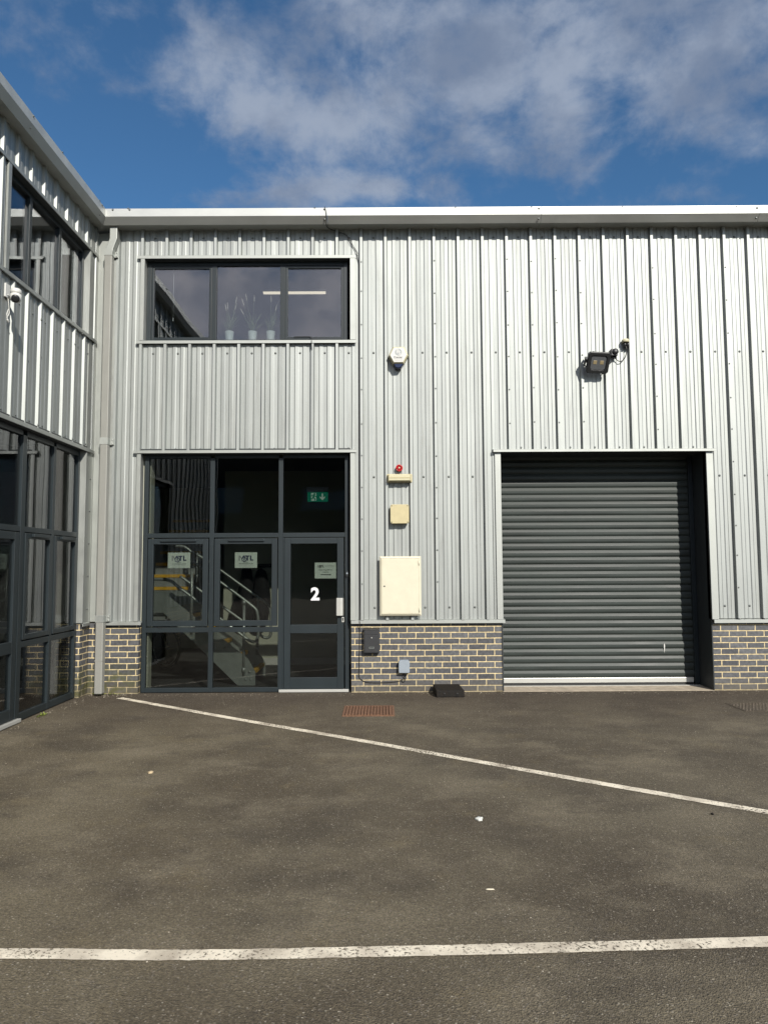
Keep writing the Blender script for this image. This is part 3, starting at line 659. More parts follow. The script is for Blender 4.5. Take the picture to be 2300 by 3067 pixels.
# ================================================================== FITTINGS ON THE WALL
def bxr(p0, p1, Y): x0, z1 = at(*p0, Y); x1, z0 = at(*p1, Y); return x0, x1, z0, z1
def zz(ox, oy, s, x, y): return (ox+s*x, oy+s*y)
# alarm bell box
cx, cz = at(1193, 1062, -.17); t = thing('alarm_box', 'white hexagonal alarm box with round grey badge and dark blue lens, high on the cladding', 'alarm box', (cx, -CROWN, cz))
HX = [at(*zz(1130,1010,.09645,x,y), -.16) for x, y in ((480,278),(838,275),(962,545),(822,805),(490,808),(347,555))]
def inset(p, f): mx = sum(q[0] for q in p)/len(p); mz = sum(q[1] for q in p)/len(p); return [(mx+(x-mx)*f, mz+(z-mz)*f) for x, z in p]
m_ = MB(); ring = lambda p, o: [(x, -o, z) for x, z in p]
m_.loft([ring(HX, PAN+.002), ring(HX, .135), ring(inset(HX,.97), .142), ring(inset(HX,.86), .160)]); m_.smooth.clear(); m_.build('alarm_housing', CREAM, t, bevel=.002)
m_ = MB(); m_.loft([ring(inset(HX,.84), .1595), ring(inset(HX,.83), .1625)]); m_.smooth.clear(); m_.build('face_plate', WHITEP, t)
LX = [at(*zz(1130,1010,.09645,x,y), -.15) for x, y in ((492,806),(820,803),(745,930),(650,948),(562,930))]
m_ = MB(); m_.loft([ring(LX, PAN+.002), ring(LX, .12), ring(inset(LX,.8), .145)]); m_.smooth.clear(); m_.build('strobe_lens', NAVYP, t, bevel=.004)
bc = at(*zz(1130,1010,.09645,655,455), -.163); rad = .0455
m_ = MB(); m_.lathe((bc[0], -.1625, bc[1]), [(rad,-.001),(rad,.0012),(rad*.98,.0016)], 'Y', 28); m_.build('badge', GREYINK, t)
text_mesh([('P', bc[0]-.006, bc[1]+.008, .034, .056, .03), ('S', bc[0]+.014, bc[1]-.014, .034, .048, .03)], 'badge_lettering', WHITEP, t, -.1648)
pc = at(*zz(1130,1010,.09645,650,612), -.163); p2 = at(*zz(1130,1010,.09645,650,660), -.163); p3 = at(*zz(1130,1010,.09645,650,704), -.163)
for s_, c_, w_, h_, b_ in (('Premier', pc, .112, .024, .02), ('Security Systems', p2, .110, .009, 0), ('www.premiersecurity.co.uk', p3, .110, .008, .01)): text_mesh([(s_, *c_, w_, h_, b_)], 'lettering', INK, t, -.1632)
# red sounder
sx_, sz_ = at(1195.7, 1401, -.09); t = thing('fire_sounder', 'small round red fire sounder above the cream bulkhead light', 'sounder', (sx_, -PAN, sz_))
m_ = MB(); m_.lathe((sx_, -PAN, sz_), [(.030,0),(.034,.012),(.045,.020),(.046,.058),(.043,.066),(.034,.066),(.032,.045),(.012,.045)], 'Y', 28); m_.build('sounder_body', REDP, t)
m_ = MB()
for k in range(6):
    a = k*math.pi/3+.3; m_.tube([(sx_+.010*math.cos(a), -.094, sz_+.010*math.sin(a)), (sx_+.034*math.cos(a), -.093, sz_+.034*math.sin(a))], .004, 6)
m_.build('grille', REDP, t); m_ = MB(); m_.lathe((sx_, -.074, sz_), [(.012,0),(.012,.022),(.006,.026)], 'Y', 14); m_.build('sounder_nut', CREAM, t)
# bulkhead light
x0, x1, z0, z1 = bxr((1158.6,1418.6), (1234.8,1443.5), -.12); t = thing('bulkhead_light', 'long yellowed bulkhead light fitting under the red sounder', 'wall light', ((x0+x1)/2, -CROWN, (z0+z1)/2))
m_ = MB(); m_.prism(rounded(x0, x1, z0, z1, .012), CROWN, .085); m_.build('light_base', CREAM2, t, bevel=.003)
m_ = MB(); sec = lambda f, o: [(x, -o, z) for x, z in rounded(x0+.01+f, x1-.01-f, z0+.006+f*.8, z1-.006-f*.8, .012)]
m_.loft([sec(0,.084), sec(.004,.125), sec(.016,.148)]); m_.smooth.clear(); m_.build('diffuser', CREAM, t, bevel=.004)
m_ = MB(); m_.box(x0+.02, x1-.02, .146, .153, (z0+z1)/2-.004, (z0+z1)/2+.004); m_.box(x0+.024, x0+.03, .09, .151, z0+.014, z1-.012); m_.box(x1-.03, x1-.024, .09, .151, z0+.014, z1-.012); m_.build('diffuser_rib', CREAM2, t)
# cream junction box
x0, x1, z0, z1 = bxr((1168.8,1511), (1225,1568), -.12); t = thing('junction_box', 'square yellowed cream junction box with four corner screws', 'junction box', ((x0+x1)/2, -CROWN, (z0+z1)/2))
m_ = MB(); m_.prism(rounded(x0+.003, x1-.003, z0+.003, z1-.003, .022), CROWN, .105); m_.build('box_body', CREAM2, t)
m_ = MB(); m_.prism(rounded(x0, x1, z0, z1, .024), .1055, .130); m_.build('box_lid', CREAM2, t, bevel=.006, seg=3)
for x in (x0+.018, x1-.018):
    for z in (z0+.018, z1-.018): MB().lathe((x, -.130, z), [(.007,-.002),(.007,.0015),(.003,.0016)], 'Y', 10).build('lid_screw', BLACKP, t)
# meter cabinet
x0, x1, z0, z1 = bxr((1137,1667), (1262,1844), -.12); t = thing('meter_cabinet', 'large off-white meter cabinet with hinged door above the brick base', 'cabinet', ((x0+x1)/2, -CROWN, (z0+z1)/2))
m_ = MB(); m_.box(x0+.02, x1-.02, PAN+.002, .10, z0+.02, z1-.02); m_.build('cabinet_body', CREAMW, t)
m_ = MB(); rr = lambda f, o: [(x0+f, -o, z0+f), (x1-f, -o, z0+f), (x1-f, -o, z1-f), (x0+f, -o, z1-f)]
m_.loft([rr(0,.1001), rr(0,.112), rr(.026,.130), rr(.030,.126)]); m_.smooth.clear(); m_.build('cabinet_frame', CREAMW, t)
m_ = MB(); m_.box(x0+.033, x1-.028, .118, .128, z0+.031, z1-.033); md = m_.build('cabinet_door', CREAMW, t, bevel=.003)
for zc in (z0+.075, z1-.085):
    m_ = MB(); m_.box(x1-.030, x1-.018, .1281, .136, zc-.025, zc+.025); m_.tube([(x1-.027,-.136,zc-.028),(x1-.027,-.136,zc+.028)], .005, 8); m_.build('hinge', CREAMW, md)
lx, lz = at(1151.5, 1756, -.13); m_ = MB(); m_.lathe((lx, -.128, lz), [(.010,0),(.010,.004),(.005,.004)], 'Y', 12); m_.build('cabinet_lock', DARKREV, md)
# letter box
x0, x1, z0, z1 = bxr((1089.5,1883.7), (1136.6,1957.5), -.08); t = thing('letter_box', 'black metal letter box on the brick base beside the door', 'letter box', ((x0+x1)/2, 0, z0))
m_ = MB(); i = [(x0+.004, z0), (x1-.004, z0)]
m_.box(x0, x1, .001, .085, z0+.006, z1-.020); m_.box(x0+.006, x1-.006, .001, .07, z0, z0+.005); m_.build('letter_box_body', BOXP, t, bevel=.004)
m_ = MB(); m_.loft([[(x0-.003,-.001,z1-.0195),(x1+.003,-.001,z1-.0195),(x1+.003,-.094,z1-.0195),(x0-.003,-.094,z1-.0195)], [(x0-.003,-.001,z1+.006),(x1+.003,-.001,z1+.006),(x1+.003,-.094,z1-.008),(x0-.003,-.094,z1-.008)]]); m_.smooth.clear(); m_.build('letter_box_hood', BOXP, t, bevel=.002)
hh = z1-z0
m_ = MB(); m_.box(x0+.010, x1-.010, .0852, .0905, z1-.078, z1-.022); m_.build('letter_flap', BOXP, t, bevel=.002)
m_ = MB(); m_.box(x0+.010, x1-.010, .0852, .0895, z0+.014, z1-.083); lb = m_.build('letter_box_door', BOXP, t, bevel=.002)
m_ = MB(); m_.lathe(((x0+x1)/2, -.0895, z1-.115), [(.008,0),(.008,.006),(.004,.007)], 'Y', 12); m_.build('letter_box_lock', ALU, lb)
m_ = MB(); m_.frame((x0+x1)/2-.032, (x0+x1)/2+.032, z0+.062, z0+.084, .004, .0896, .0925); m_.build('name_holder', STEEL, lb)
# grey socket box
x0, x1, z0, z1 = bxr((1194,1981), (1227,2017), -.08); t = thing('socket_box', 'small pale grey outdoor socket box on the brickwork with cables below', 'socket box', ((x0+x1)/2, 0, z0))
m_ = MB(); m_.prism(rounded(x0+.004, x1-.004, z0, z1, .012), .001, .040); m_.build('socket_body', GREYP, t)
m_ = MB(); m_.prism(rounded(x0, x1, z0+.002, z1, .014), .0405, .078); m_.build('socket_lid', GREYP, t, bevel=.005, seg=3)
m_ = MB(); m_.box(x0+.014, x1-.014, .020, .052, z1+.0005, z1+.012); m_.build('lid_hinge', GREYP, t, bevel=.003)
# cables
def smooth(pts, n=6):
    P = [Vector(p) for p in pts]; out = []
    for i in range(len(P)-1):
        p0, p1, p2, p3 = P[max(i-1,0)], P[i], P[i+1], P[min(i+2,len(P)-1)]
        for k in range(n):
            t = k/n; out.append(.5*((2*p1)+(-p0+p2)*t+(2*p0-5*p1+4*p2-p3)*t*t+(-p0+3*p1-3*p2+p3)*t**3))
    out.append(P[-1]); return out
W = lambda px, py, o: (at(px, py, -o)[0], -o, at(px, py, -o)[1])
q = lambda x, y, o=.012: W(1020+.3014*x, 1840+.3014*y, o)
m_ = MB()
xr = RX+10*RP-.006
kr = round((at(1078, 1200, -PAN)[0]-RX)/RP); xr = RX+kr*RP-.008
dwn = [W(980-.4*18, 618, .302), W(975, 628, .308), W(978, 650, .308), W(977, 672, .235), (at(985,690,-.12)[0], -.10, 6.15), W(1008, 692, .045), W(1027, 698, .072), W(1045, 712, .045), W(1057, 735, .045), W(1069, 757, .045)]
pth = smooth(dwn)+[Vector((xr, -PAN-.010, z)) for z in (5.70, 5.0, 4.0, 3.0, 2.0, 1.2, .97)]
pth += [Vector(p) for p in ((xr+.004, -.07, .92), (xr+.006, -.064, .87))]
x2 = q(190, 150)[0]
pth += smooth([(xr+.004, -.02, .84), q(190,250), q(186,480), q(183,600), q(200,645), q(270,676), q(400,680), q(520,674), q(590,662), q(635,632), q(642,600, .03), q(628, 588, .05)])[0:]
m_.tube(pth, .0045, 6)
tag(m_.build('wall_cable', CABLEM), 'thin black cable running from the gutter down the cladding to the socket box', 'cable')
m_ = MB(); m_.tube(smooth([q(622,588,.05), q(625,612,.03), q(640,640,.02), q(634,672), q(612,670), q(603,650)]), .0045, 6)
tag(m_.build('cable_loop', CABLEM), 'short looped cable end hanging under the grey socket box', 'cable')
m_ = MB(); m_.tube(smooth([W(922,690,.02+.05), W(1045,706,.05), W(1052,722,.05), W(1066,757,.05), W(1074,770,.06)]), .003, 6)
m_.v = []; m_.f = []; m_.smooth = set(); m_.tube(smooth([W(1014,699,.055), W(1036,700,.055), W(1047,722,.05), W(1062,742,.05), W(1074,762,.05), W(1070,766,.05), W(1062,767,.05)]), .003, 6)
tag(m_.build('loose_wire', CABLEM), 'thinner loose wire crossing the cladding at the upper window corner', 'cable')
m_ = MB(); m_.tube(smooth([W(785,1012,.0+.01), W(928,1009,.01), W(932,1012,.085), W(934,1030,.09), W(934,1060,.045), W(937,1078,.04)]), .004, 6)
m_.v = []; m_.f = []; m_.smooth = set(); m_.tube(smooth([W(880,1008,-.035), W(920,1007.5,-.035), W(931,1009,-.03), W(933,1020,.082), W(933,1035,.086), W(934,1060,.05), W(936,1080,.04)]), .0045, 6)
tag(m_.build('window_cable', CABLEM), 'short black cable drooping over the sill of the upper window', 'cable')
# floodlight
fz = lambda x, y, o: W(1700+.1326*x, 980+.1326*y, o)
t = thing('floodlight', 'black floodlight tilted down on the cladding above the roller shutter', 'floodlight', fz(680, 800, CROWN))
ctr = Vector(fz(690, 800, .20)); tilt = R(28)
ax = Vector((.995, .05, -.03)).normalized(); nz = Vector((0, -math.cos(tilt), -math.sin(tilt))); nz = (nz-ax*nz.dot(ax)).normalized(); ay = nz.cross(ax).normalized()
ay = ay if ay.z > 0 else -ay
def fl(a, b2, d): return tuple(ctr+ax*a+ay*b2+nz*d)
hw, hh_ = .146, .138
def chf(f, d, w=hw, h=hh_, c_=.022): w -= f; h -= f; return [fl(*p, d) for p in ((-w+c_,-h),(w-c_,-h),(w,-h+c_),(w,h-c_),(w-c_,h),(-w+c_,h),(-w,h-c_),(-w,-h+c_))]
m_ = MB(); m_.loft([chf(.03,-.055), chf(.004,-.03), chf(0,-.028), chf(0,.012), chf(.006,.018), chf(.040,.018), chf(.046,.002)]); m_.smooth.clear(); m_.build('lamp_housing', BLACKP, t)
m_ = MB(); m_.loft([chf(.0465,.0025), chf(.048,.0075)]); m_.smooth.clear(); m_.build('lamp_glass', LENS, t)
for sx in (-.045, .045):
    m_ = MB(); m_.loft([[fl(sx+p, r_, .0078) for p, r_ in ((-.024,-.020),(.024,-.020),(.024,.030),(-.024,.030))], [fl(sx+p, r_, .010) for p, r_ in ((-.020,-.016),(.020,-.016),(.020,.026),(-.020,.026))]])
    m_.smooth.clear(); m_.build('led_panel', LEDM, t)
m_ = MB(); m_.tube([fz(400,690,CROWN), fz(405,690,.12), fl(-hw-.02,.03,-.03), fl(-hw+.01,.0,-.02)], .014, 8); m_.tube([fl(-hw-.02,.04,-.03), fl(-hw-.02,-.05,-.03), fl(-hw+.012,-.06,-.02)], .012, 6)
m_.box(*[sorted((fz(380,660,.07)[0], fz(455,660,.07)[0]))[k] for k in (0,1)], CROWN, .075, fz(400,800,.07)[2], fz(400,660,.07)[2]); m_.build('mounting_bracket', BLACKP, t, bevel=.003)
m_ = MB(); m_.tube(smooth([fl(.05,-.1,-.05), fz(755,1010,.12), fz(770,1050,.10), fz(800,1045,.08), fz(815,1010,.08), fz(880,900,.06), fz(935,810,.05), fz(985,775,.05), fz(1025,720,.05), fz(1032,680,.07)]), .006, 6); m_.build('lamp_cable', CABLEM, t)
# motion sensor
t = thing('motion_sensor', 'small black cube motion sensor up and right of the floodlight', 'sensor', fz(1060, 560, CROWN))
a = fz(985,478,.12); b2 = fz(1138,630,.12)
m_ = MB(); m_.prism(rounded(a[0], b2[0], b2[2], a[2], .006), PAN+.001, .115); m_.build('sensor_body', BLACKP, t, bevel=.005)
m_ = MB(); cc = fz(1075,545,.115); m_.lathe((cc[0], -.115, cc[2]), [(.042,-.004),(.040,.012),(.028,.024),(.010,.029)], 'Y', 20); m_.build('sensor_eye', BLACKP, t)
for x in (1040, 1085): g_ = fz(x, 655, .07); MB().lathe((g_[0], -.07, g_[2]-.012), [(.010,-.022),(.013,-.015),(.013,.02)], 'Z', 10).build('cable_gland', BLACKP, t)
# conduit outlet
t = thing('conduit_outlet', 'beige conduit outlet with black glands at the top right of the sensor', 'conduit outlet', fz(1320, 330, CROWN))
a = fz(1255,250,.10); b2 = fz(1388,330,.10)
m_ = MB(); m_.lathe(((a[0]+b2[0])/2, -.07, b2[2]), [(.050,0),(.050,.030),(.040,.045),(.015,.052)], 'Z', 18); m_.build('outlet_box', CREAM, t)
g_ = fz(1325, 400, .07)
for dx in (-.022, .018): MB().lathe((g_[0]+dx, -.075, b2[2]), [(.010,-.075),(.018,-.07),(.018,-.045),(.022,-.04),(.022,-.002)], 'Z', 10).build('outlet_gland', BLACKP, t)
m_ = MB(); m_.tube(smooth([fz(1330,470,.08), fz(1328,560,.07), fz(1295,680,.06), fz(1230,755,.06), fz(1160,765,.06), fz(1100,725,.06), fz(1078,680,.07)]), .006, 6)
m_.build('outlet_cable', CABLEM, t)
# doorbell
bx, bz = at(400+.4219*1516, 1300+.422*992, .03); t = thing('doorbell', 'small black doorbell on the frame at the right of the door', 'doorbell', (bx, .045, bz))
m_ = MB(); m_.prism(rounded(bx-.018, bx+.020, bz-.040, bz+.032, .008), FO+.0015, FO+.022); m_.build('doorbell_body', BLACKP, t, bevel=.003)
m_ = MB(); m_.lathe((bx, -FO-.022, bz+.006), [(.013,0),(.013,.004),(.010,.005),(.010,.002),(.004,.003)], 'Y', 16); m_.build('bell_button', GREYP, t)
# security camera on the wing
K = lambda x, y, o: (XL+o, *[lat(.0844*x, 840+.0844*y, XL+o)[k] for k in (0,1)])
t = thing('security_camera', 'white dome security camera on a bracket on the left side wing', 'security camera', K(215, 360, LP))
p = K(215, 360, LP)
m_ = MB(fleft); m_.prism(rounded(p[1]-.045, p[1]+.045, p[2]-.075, p[2]+.07, .01), LP+.001, .022); m_.build('camera_mount', WHITEP, t, bevel=.003)
cc = Vector(K(560, 520, .20)); arm0 = Vector((XL+.02, p[1]+.01, cc.z+.035))
m_ = MB(); m_.tube([arm0, arm0.lerp(Vector((cc.x, cc.y, arm0.z)), .5), (cc.x-.02, cc.y-.02, arm0.z)], .018, 10); m_.build('camera_arm', WHITEP, t)
rc = .066
m_ = MB(); m_.lathe((cc.x, cc.y, cc.z), [(r_*.78, h_*.78) for r_, h_ in ((.02,.088),(.05,.082),(.062,.070),(.066,.050),(.066,.020),(.061,.018),(.061,.013),(rc,.010),(rc,-.035),(.062,-.062),(.045,-.082),(.02,-.090))], 'Z', 24); m_.build('camera_head', WHITEP, t)
dv = (CAM-cc); dv.z = -.9*dv.length*.5; dv.normalize(); dv = Vector((.35,-.80,-.45)).normalized()
m_ = MB(); e1 = dv.orthogonal().normalized(); e2 = dv.cross(e1); lc = Vector((cc.x, cc.y, cc.z-.026))
m_.loft([[lc+(e1*math.cos(2*math.pi*j/18)*r_*.86+e2*math.sin(2*math.pi*j/18)*r_*.86)+dv*h_*.78 for j in range(18)] for r_, h_ in ((.046,.030),(.046,.058),(.040,.066),(.02,.070))]); m_.build('camera_lens', BLACKP, t)
m_ = MB(); m_.tube(smooth([K(285,490,.06), K(290,600,.05), K(300,800,.05), K(318,980,.05), K(325,1150,.05), K(262,1270,.05), K(245,1180,.05), K(300,1010,.05)]), .005, 6); m_.tube(smooth([K(262,1270,.05), K(250,1300,.05), K(262,1380,.05), K(300,1470,.05)]), [.006]*12+[.011]*7, 6)
m_.build('camera_cable', WHITEP, t)

# notices -----------------------------------------------------------------------
def mtl(cx, cz, w, h, Y, t, small=False):
    """three-letter logo with a gear ring; the M fades from grey to navy"""
    q = lambda pts: [(cx+(x-.5)*w, cz+(z-.5)*h) for x, z in pts]
    a = MB(); a.prism(q([(0,0),(.09,0),(.09,.62),(.09,1),(0,1)]), -Y, -Y+.0006); a.prism(q([(.091,.9),(.13,.95),(.235,.42),(.19,.30),(.091,.70)]), -Y, -Y+.0006); a.build('logo_faded_stroke', GREYINK, t)
    b = MB()
    for pts in ([(.18,.25),(.30,1),(.42,1),(.42,.0),(.34,.0),(.34,.66),(.245,.25),(.215,.22)], [(.45,1),(.73,1),(.73,.77),(.645,.77),(.645,0),(.545,0),(.545,.77),(.45,.77)], [(.77,1),(.86,1),(.86,.24),(1.0,.24),(1.0,0),(.77,0)]):
        b.prism(q(pts), -Y, -Y+.0006)
    n = 28; gx, gz, ro, ri = .375, .22, .165*w, .115*w
    gc = q([(gx, gz)])[0]; outer = []
    for k in range(n):
        A0 = 2*math.pi*k/n; A1 = 2*math.pi*(k+1)/n
        if 1.15 < (A0 % 6.283) < 2.75: continue
        ro_ = ro*(1.12 if k % 4 < 2 else .96)
        b.prism([(gc[0]+r_*math.cos(A_), gc[1]+r_*math.sin(A_)) for r_, A_ in ((ri,A0),(ro_,A0),(ro_,A1),(ri,A1))], -Y, -Y+.0007)
    b.build('logo', NAVY if not small else INK, t)
YN = .0505+.0135      # just behind the casement panes' inner face
def notice(p0, p1, label, kind, Y):
    x0, x1, z0, z1 = bxr(p0, p1, Y); w, h = x1-x0, z1-z0
    t = thing('paper_notice', label, 'notice', ((x0+x1)/2, Y, z0), 'paper notices stuck on the entrance glass')
    MB().box(x0, x1, -Y, -Y+.0008, z0, z1).build('sheet', PAPER, t)
    Yt = Y-.0012; cx = (x0+x1)/2
    if kind == 0:
        mtl(x0+w*.5, z0+h*.63, w*.66, h*.33, Yt, t)
        text_mesh([('METAL', cx, z0+h*.365, w*.19, h*.05, .03), ('TRANSFORMATION LTD', cx, z0+h*.265, w*.64, h*.058, .03)], 'lettering', INK, t, Yt-.0005)
        text_mesh([('POLISH • BLAST • CHROME', cx, z0+h*.165, w*.62, h*.045), ('www.metaltransformation.co.uk', cx, z0+h*.075, w*.62, h*.036)], 'small_lettering', GREYINK, t, Yt-.0005)
    else:
        mtl(x0+w*.275, z0+h*.765, w*.30, h*.15, Yt, t, True)
        text_mesh([('METAL TRANSFORMATION LTD', x0+w*.67, z0+h*.795, w*.43, h*.03, .02), ('Please Ring Bell For', cx, z0+h*.53, w*.62, h*.075, .03), ('Attention', cx, z0+h*.40, w*.28, h*.055, .03)], 'lettering', INK, t, Yt-.0005)
        text_mesh([('POLISH • BLAST • CHROME', x0+w*.67, z0+h*.745, w*.43, h*.022)], 'small_lettering', GREYINK, t, Yt-.0005)
        a = MB(); zc = z0+h*.235; a.prism([(x0+w*.27,zc-h*.025),(x0+w*.69,zc-h*.025),(x0+w*.69,zc-h*.055),(x0+w*.75,zc),(x0+w*.69,zc+h*.055),(x0+w*.69,zc+h*.025),(x0+w*.27,zc+h*.025)], -Yt, -Yt+.0006); a.build('arrow', INK, t)
notice((503.4,1655.3), (569.6,1701.7), 'printed company notice with navy letters on the glass in front of the yellow-edged stairs', 0, .0805)
notice((703.8,1654.5), (770,1700.9), 'printed company notice with navy letters on the glass in front of the dark coats', 0, .0805)
notice((942.6,1685.2), (1008.4,1732.5), 'paper notice with a black arrow asking to ring the bell, on the door glass', 1, .0825)

# exit sign inside -----------------------------------------------------------------
YX = .9
x0, x1, z0, z1 = bxr((400+.4219*1228,1300+.422*377), (400+.4219*1386,1300+.422*412), YX); t = thing('exit_sign', 'green running-man exit sign with down arrow hanging behind the top glass', 'exit sign', ((x0+x1)/2, YX, z0))
MB().box(x0, x1, -YX-.03, -YX+.03, z0, z1).build('sign_housing', GREYP, t, bevel=.004)
a0, a1, b0, b1 = bxr((400+.4219*1235,1300+.422*412), (400+.4219*1380,1300+.422*480), YX)
MB().box(a0, a1, -YX-.006, -YX+.006, b0, z0-.0005).build('sign_panel', GREENS, t)
fx = lambda x, z: (a0+(a1-a0)*x, b0+(z0-b0)*z)
m_ = MB(); m_.prism([fx(.18,.10), fx(.43,.10), fx(.43,.92), fx(.18,.92)], -YX+.0062, -YX+.0075)
m_.prism([fx(.695,.85), fx(.765,.85), fx(.765,.42), fx(.86,.56), fx(.86,.42), fx(.73,.14), fx(.60,.42), fx(.60,.56), fx(.695,.42)], -YX+.0062, -YX+.0075); m_.build('sign_symbol', EXITW, t)
m_ = MB()
L3 = lambda a, b2, r_: m_.tube([(*[fx(*a)[0]], YX-.009, fx(*a)[1]), (fx(*b2)[0], YX-.009, fx(*b2)[1])], r_, 6)
L3((.345,.66),(.27,.45),.012); L3((.27,.45),(.36,.32),.009); L3((.36,.32),(.375,.12),.008); L3((.27,.45),(.245,.30),.008); L3((.245,.30),(.165,.30),.007); L3((.345,.66),(.25,.70),.007); L3((.25,.70),(.21,.56),.007); L3((.345,.66),(.38,.55),.007); L3((.38,.55),(.44,.56),.007)
hc = fx(.345,.80); m_.lathe((hc[0], YX-.006, hc[1]), [(.014,0),(.014,.006),(.005,.008)], 'Y', 14); m_.build('running_figure', GREENS, t)
m_ = MB()
for x in (x0+.05, x1-.05): MB().tube([(x, YX, z1), (x, YX, 3.24)], .0015, 5).build('hanging_wire', GREYP, t)

# staircase ----------------------------------------------------------------------------
S0, S1 = .52, 1.40
t = thing('staircase', 'galvanised steel staircase with yellow step edges behind the entrance glass', 'staircase', (-1.8, .9, .02))
FX0, RISE, GO = -1.72, .187, .240
def stringer(y):
    m = MB(); sl = RISE/GO; xe = FX0-5*GO-.05
    top = lambda x: .30+(FX0-x)*sl
    m.prism([(FX0, .02), (FX0, top(FX0)-.10), (FX0-.10, top(FX0-.10)), (xe, top(xe)), (xe-.70, top(xe)), (xe-.70, top(xe)-.26), (xe-.02, top(xe)-.26), (FX0-.24, .02)], -y-.006, -y+.006)
    return m.build('stringer', STEEL, t)
stringer(S0); stringer(S1)
for (x, z) in ((-1.78,.10), (-1.85,.10), (-1.80,.20), (-2.14,.52), (-2.28,.52), (-3.55,1.1), (-3.55,1.2)): MB().dome((x, S0-.006, z), (0,-1,0), .013, .014).build('stringer_bolt', STEEL, t)
for k in range(1, 6):
    x1_ = FX0-.02-(k-1)*GO; zt = .02+k*RISE
    tr_ = MB().box(x1_-GO-.02, x1_, -S1+.012, -S0-.012, zt-.035, zt).build('tread', TREADM, t)
    MB().box(x1_-.055, x1_+.006, -S1+.012, -S0-.012, zt-.045, zt+.004).build('nosing', YELLOW, tr_, bevel=.003)
LZ = .02+5*RISE
MB().box(-3.66, FX0-.02-5*GO, -S1-.02, -S0-.012, LZ-.05, LZ-.001).build('landing', TREADM, t)
for k in range(1, 9):
    y0_ = S1+.02+(k-1)*.235; zt = LZ+k*RISE
    tr_ = MB(); tr_.box(-3.60, -2.93, -y0_-.26, -y0_, zt-.03, zt); tr_.box(-3.60, -2.93, -y0_-.016, -y0_-.004, zt-RISE+.002, zt-.031); tro = tr_.build('tread', TREADM, t)
    MB().box(-3.60, -2.93, -y0_-.05, -y0_+.006, zt-.045, zt+.004).build('nosing', YELLOW, tro, bevel=.003)
z4 = lambda x, y, Y: (at(400+.4219*x, 1300+.422*y, Y)[0], Y, at(400+.4219*x, 1300+.422*y, Y)[1])
def rail(pts, Y, r=.021):
    m = MB(); m.tube(smooth([z4(x, y, Y) for x, y in pts], 4), r, 10); return m.build('handrail', STEEL, t)
rail([(330,840),(430,912),(500,965),(615,1050),(770,1165),(830,1212),(868,1245),(882,1290),(886,1360),(884,1430),(872,1468),(850,1476),(815,1462),(735,1402),(640,1330),(490,1215),(330,1095),(250,1038),(120,1030)], S0)
rail([(300,795),(360,800),(415,838),(500,885),(615,965),(770,1078),(900,1172),(945,1205),(968,1240),(974,1300),(976,1400),(966,1438),(940,1448),(905,1432),(830,1370),(770,1325),(610,1210),(430,1080),(330,1010)], S1)
def post(x, ya, yb, Y):
    m = MB(); a = z4(x, ya, Y); b2 = z4(x-4, yb, Y); m.tube([a, b2], .021, 10)
    for y_ in (ya+6, yb-40): c_ = Vector(a).lerp(Vector(b2), (y_-ya)/(yb-ya)); m.tube([c_+Vector((0,0,.03)), c_-Vector((0,0,.03))], .029, 10)
    return m.build('rail_post', STEEL, t)
post(785, 1190, 1715, S0); post(415, 905, 1420, S0); post(883, 1165, 1570, S1); post(450, 850, 1050, S1)
# coats
def coat(prof, Y, label):
    pts = [z4(a, y, Y)+(z4(b2, y, Y)[0],) for y, a, b2 in prof]
    tt = thing('hanging_coat', label, 'coat', ((pts[0][0]+pts[0][3])/2, Y, pts[-1][2]))
    m = MB(); secs = []
    for k, p_ in enumerate(pts):
        c_ = (p_[0]+p_[3])/2; w_ = (p_[3]-p_[0])/2; dp_ = min(.13, .05+.02*k)
        secs.append([(c_+w_*math.cos(2*math.pi*j/24)*(1+.05*math.sin(5*j+k)), Y+dp_*math.sin(2*math.pi*j/24)*(1+.12*math.sin(7*j)), p_[2]) for j in range(24)])
    m.loft(secs); m.build('coat_body', COATM, tt)
    m = MB(); m.tube([(pts[0][0]*.5+pts[0][3]*.5, Y, pts[0][2]-.02), (pts[0][0]*.5+pts[0][3]*.5, Y+.02, pts[0][2]+.07)], .006, 6); m.build('hanging_loop', COATM, tt)
coat([(955,892,912),(975,872,938),(1010,862,948),(1100,850,965),(1200,845,975),(1280,870,962),(1345,850,955)], 2.45, 'black coat with narrow neck hanging on the lobby wall nearer the door')
coat([(945,775,828),(975,768,838),(1060,755,848),(1140,732,850),(1230,695,850),(1345,670,850)], 2.48, 'wide black coat hanging on the lobby wall behind the handrails')
t = thing('coat_rail', 'dark coat rail with pegs on the lobby wall above the coats', 'coat rail', (-1.0, 2.6, 1.6))
a = z4(760, 935, 2.6); b2 = z4(990, 935, 2.6); MB().box(a[0], b2[0], -2.622, -2.60, a[2]-.03, a[2]+.03).build('rail_board', DARKREV, t)
for q_ in (.15, .4, .62, .9):
    x = a[0]+(b2[0]-a[0])*q_; m_ = MB(); m_.tube([(x, 2.60, a[2]), (x, 2.54, a[2]+.02)], .007, 6); m_.build('peg', STEEL, t)
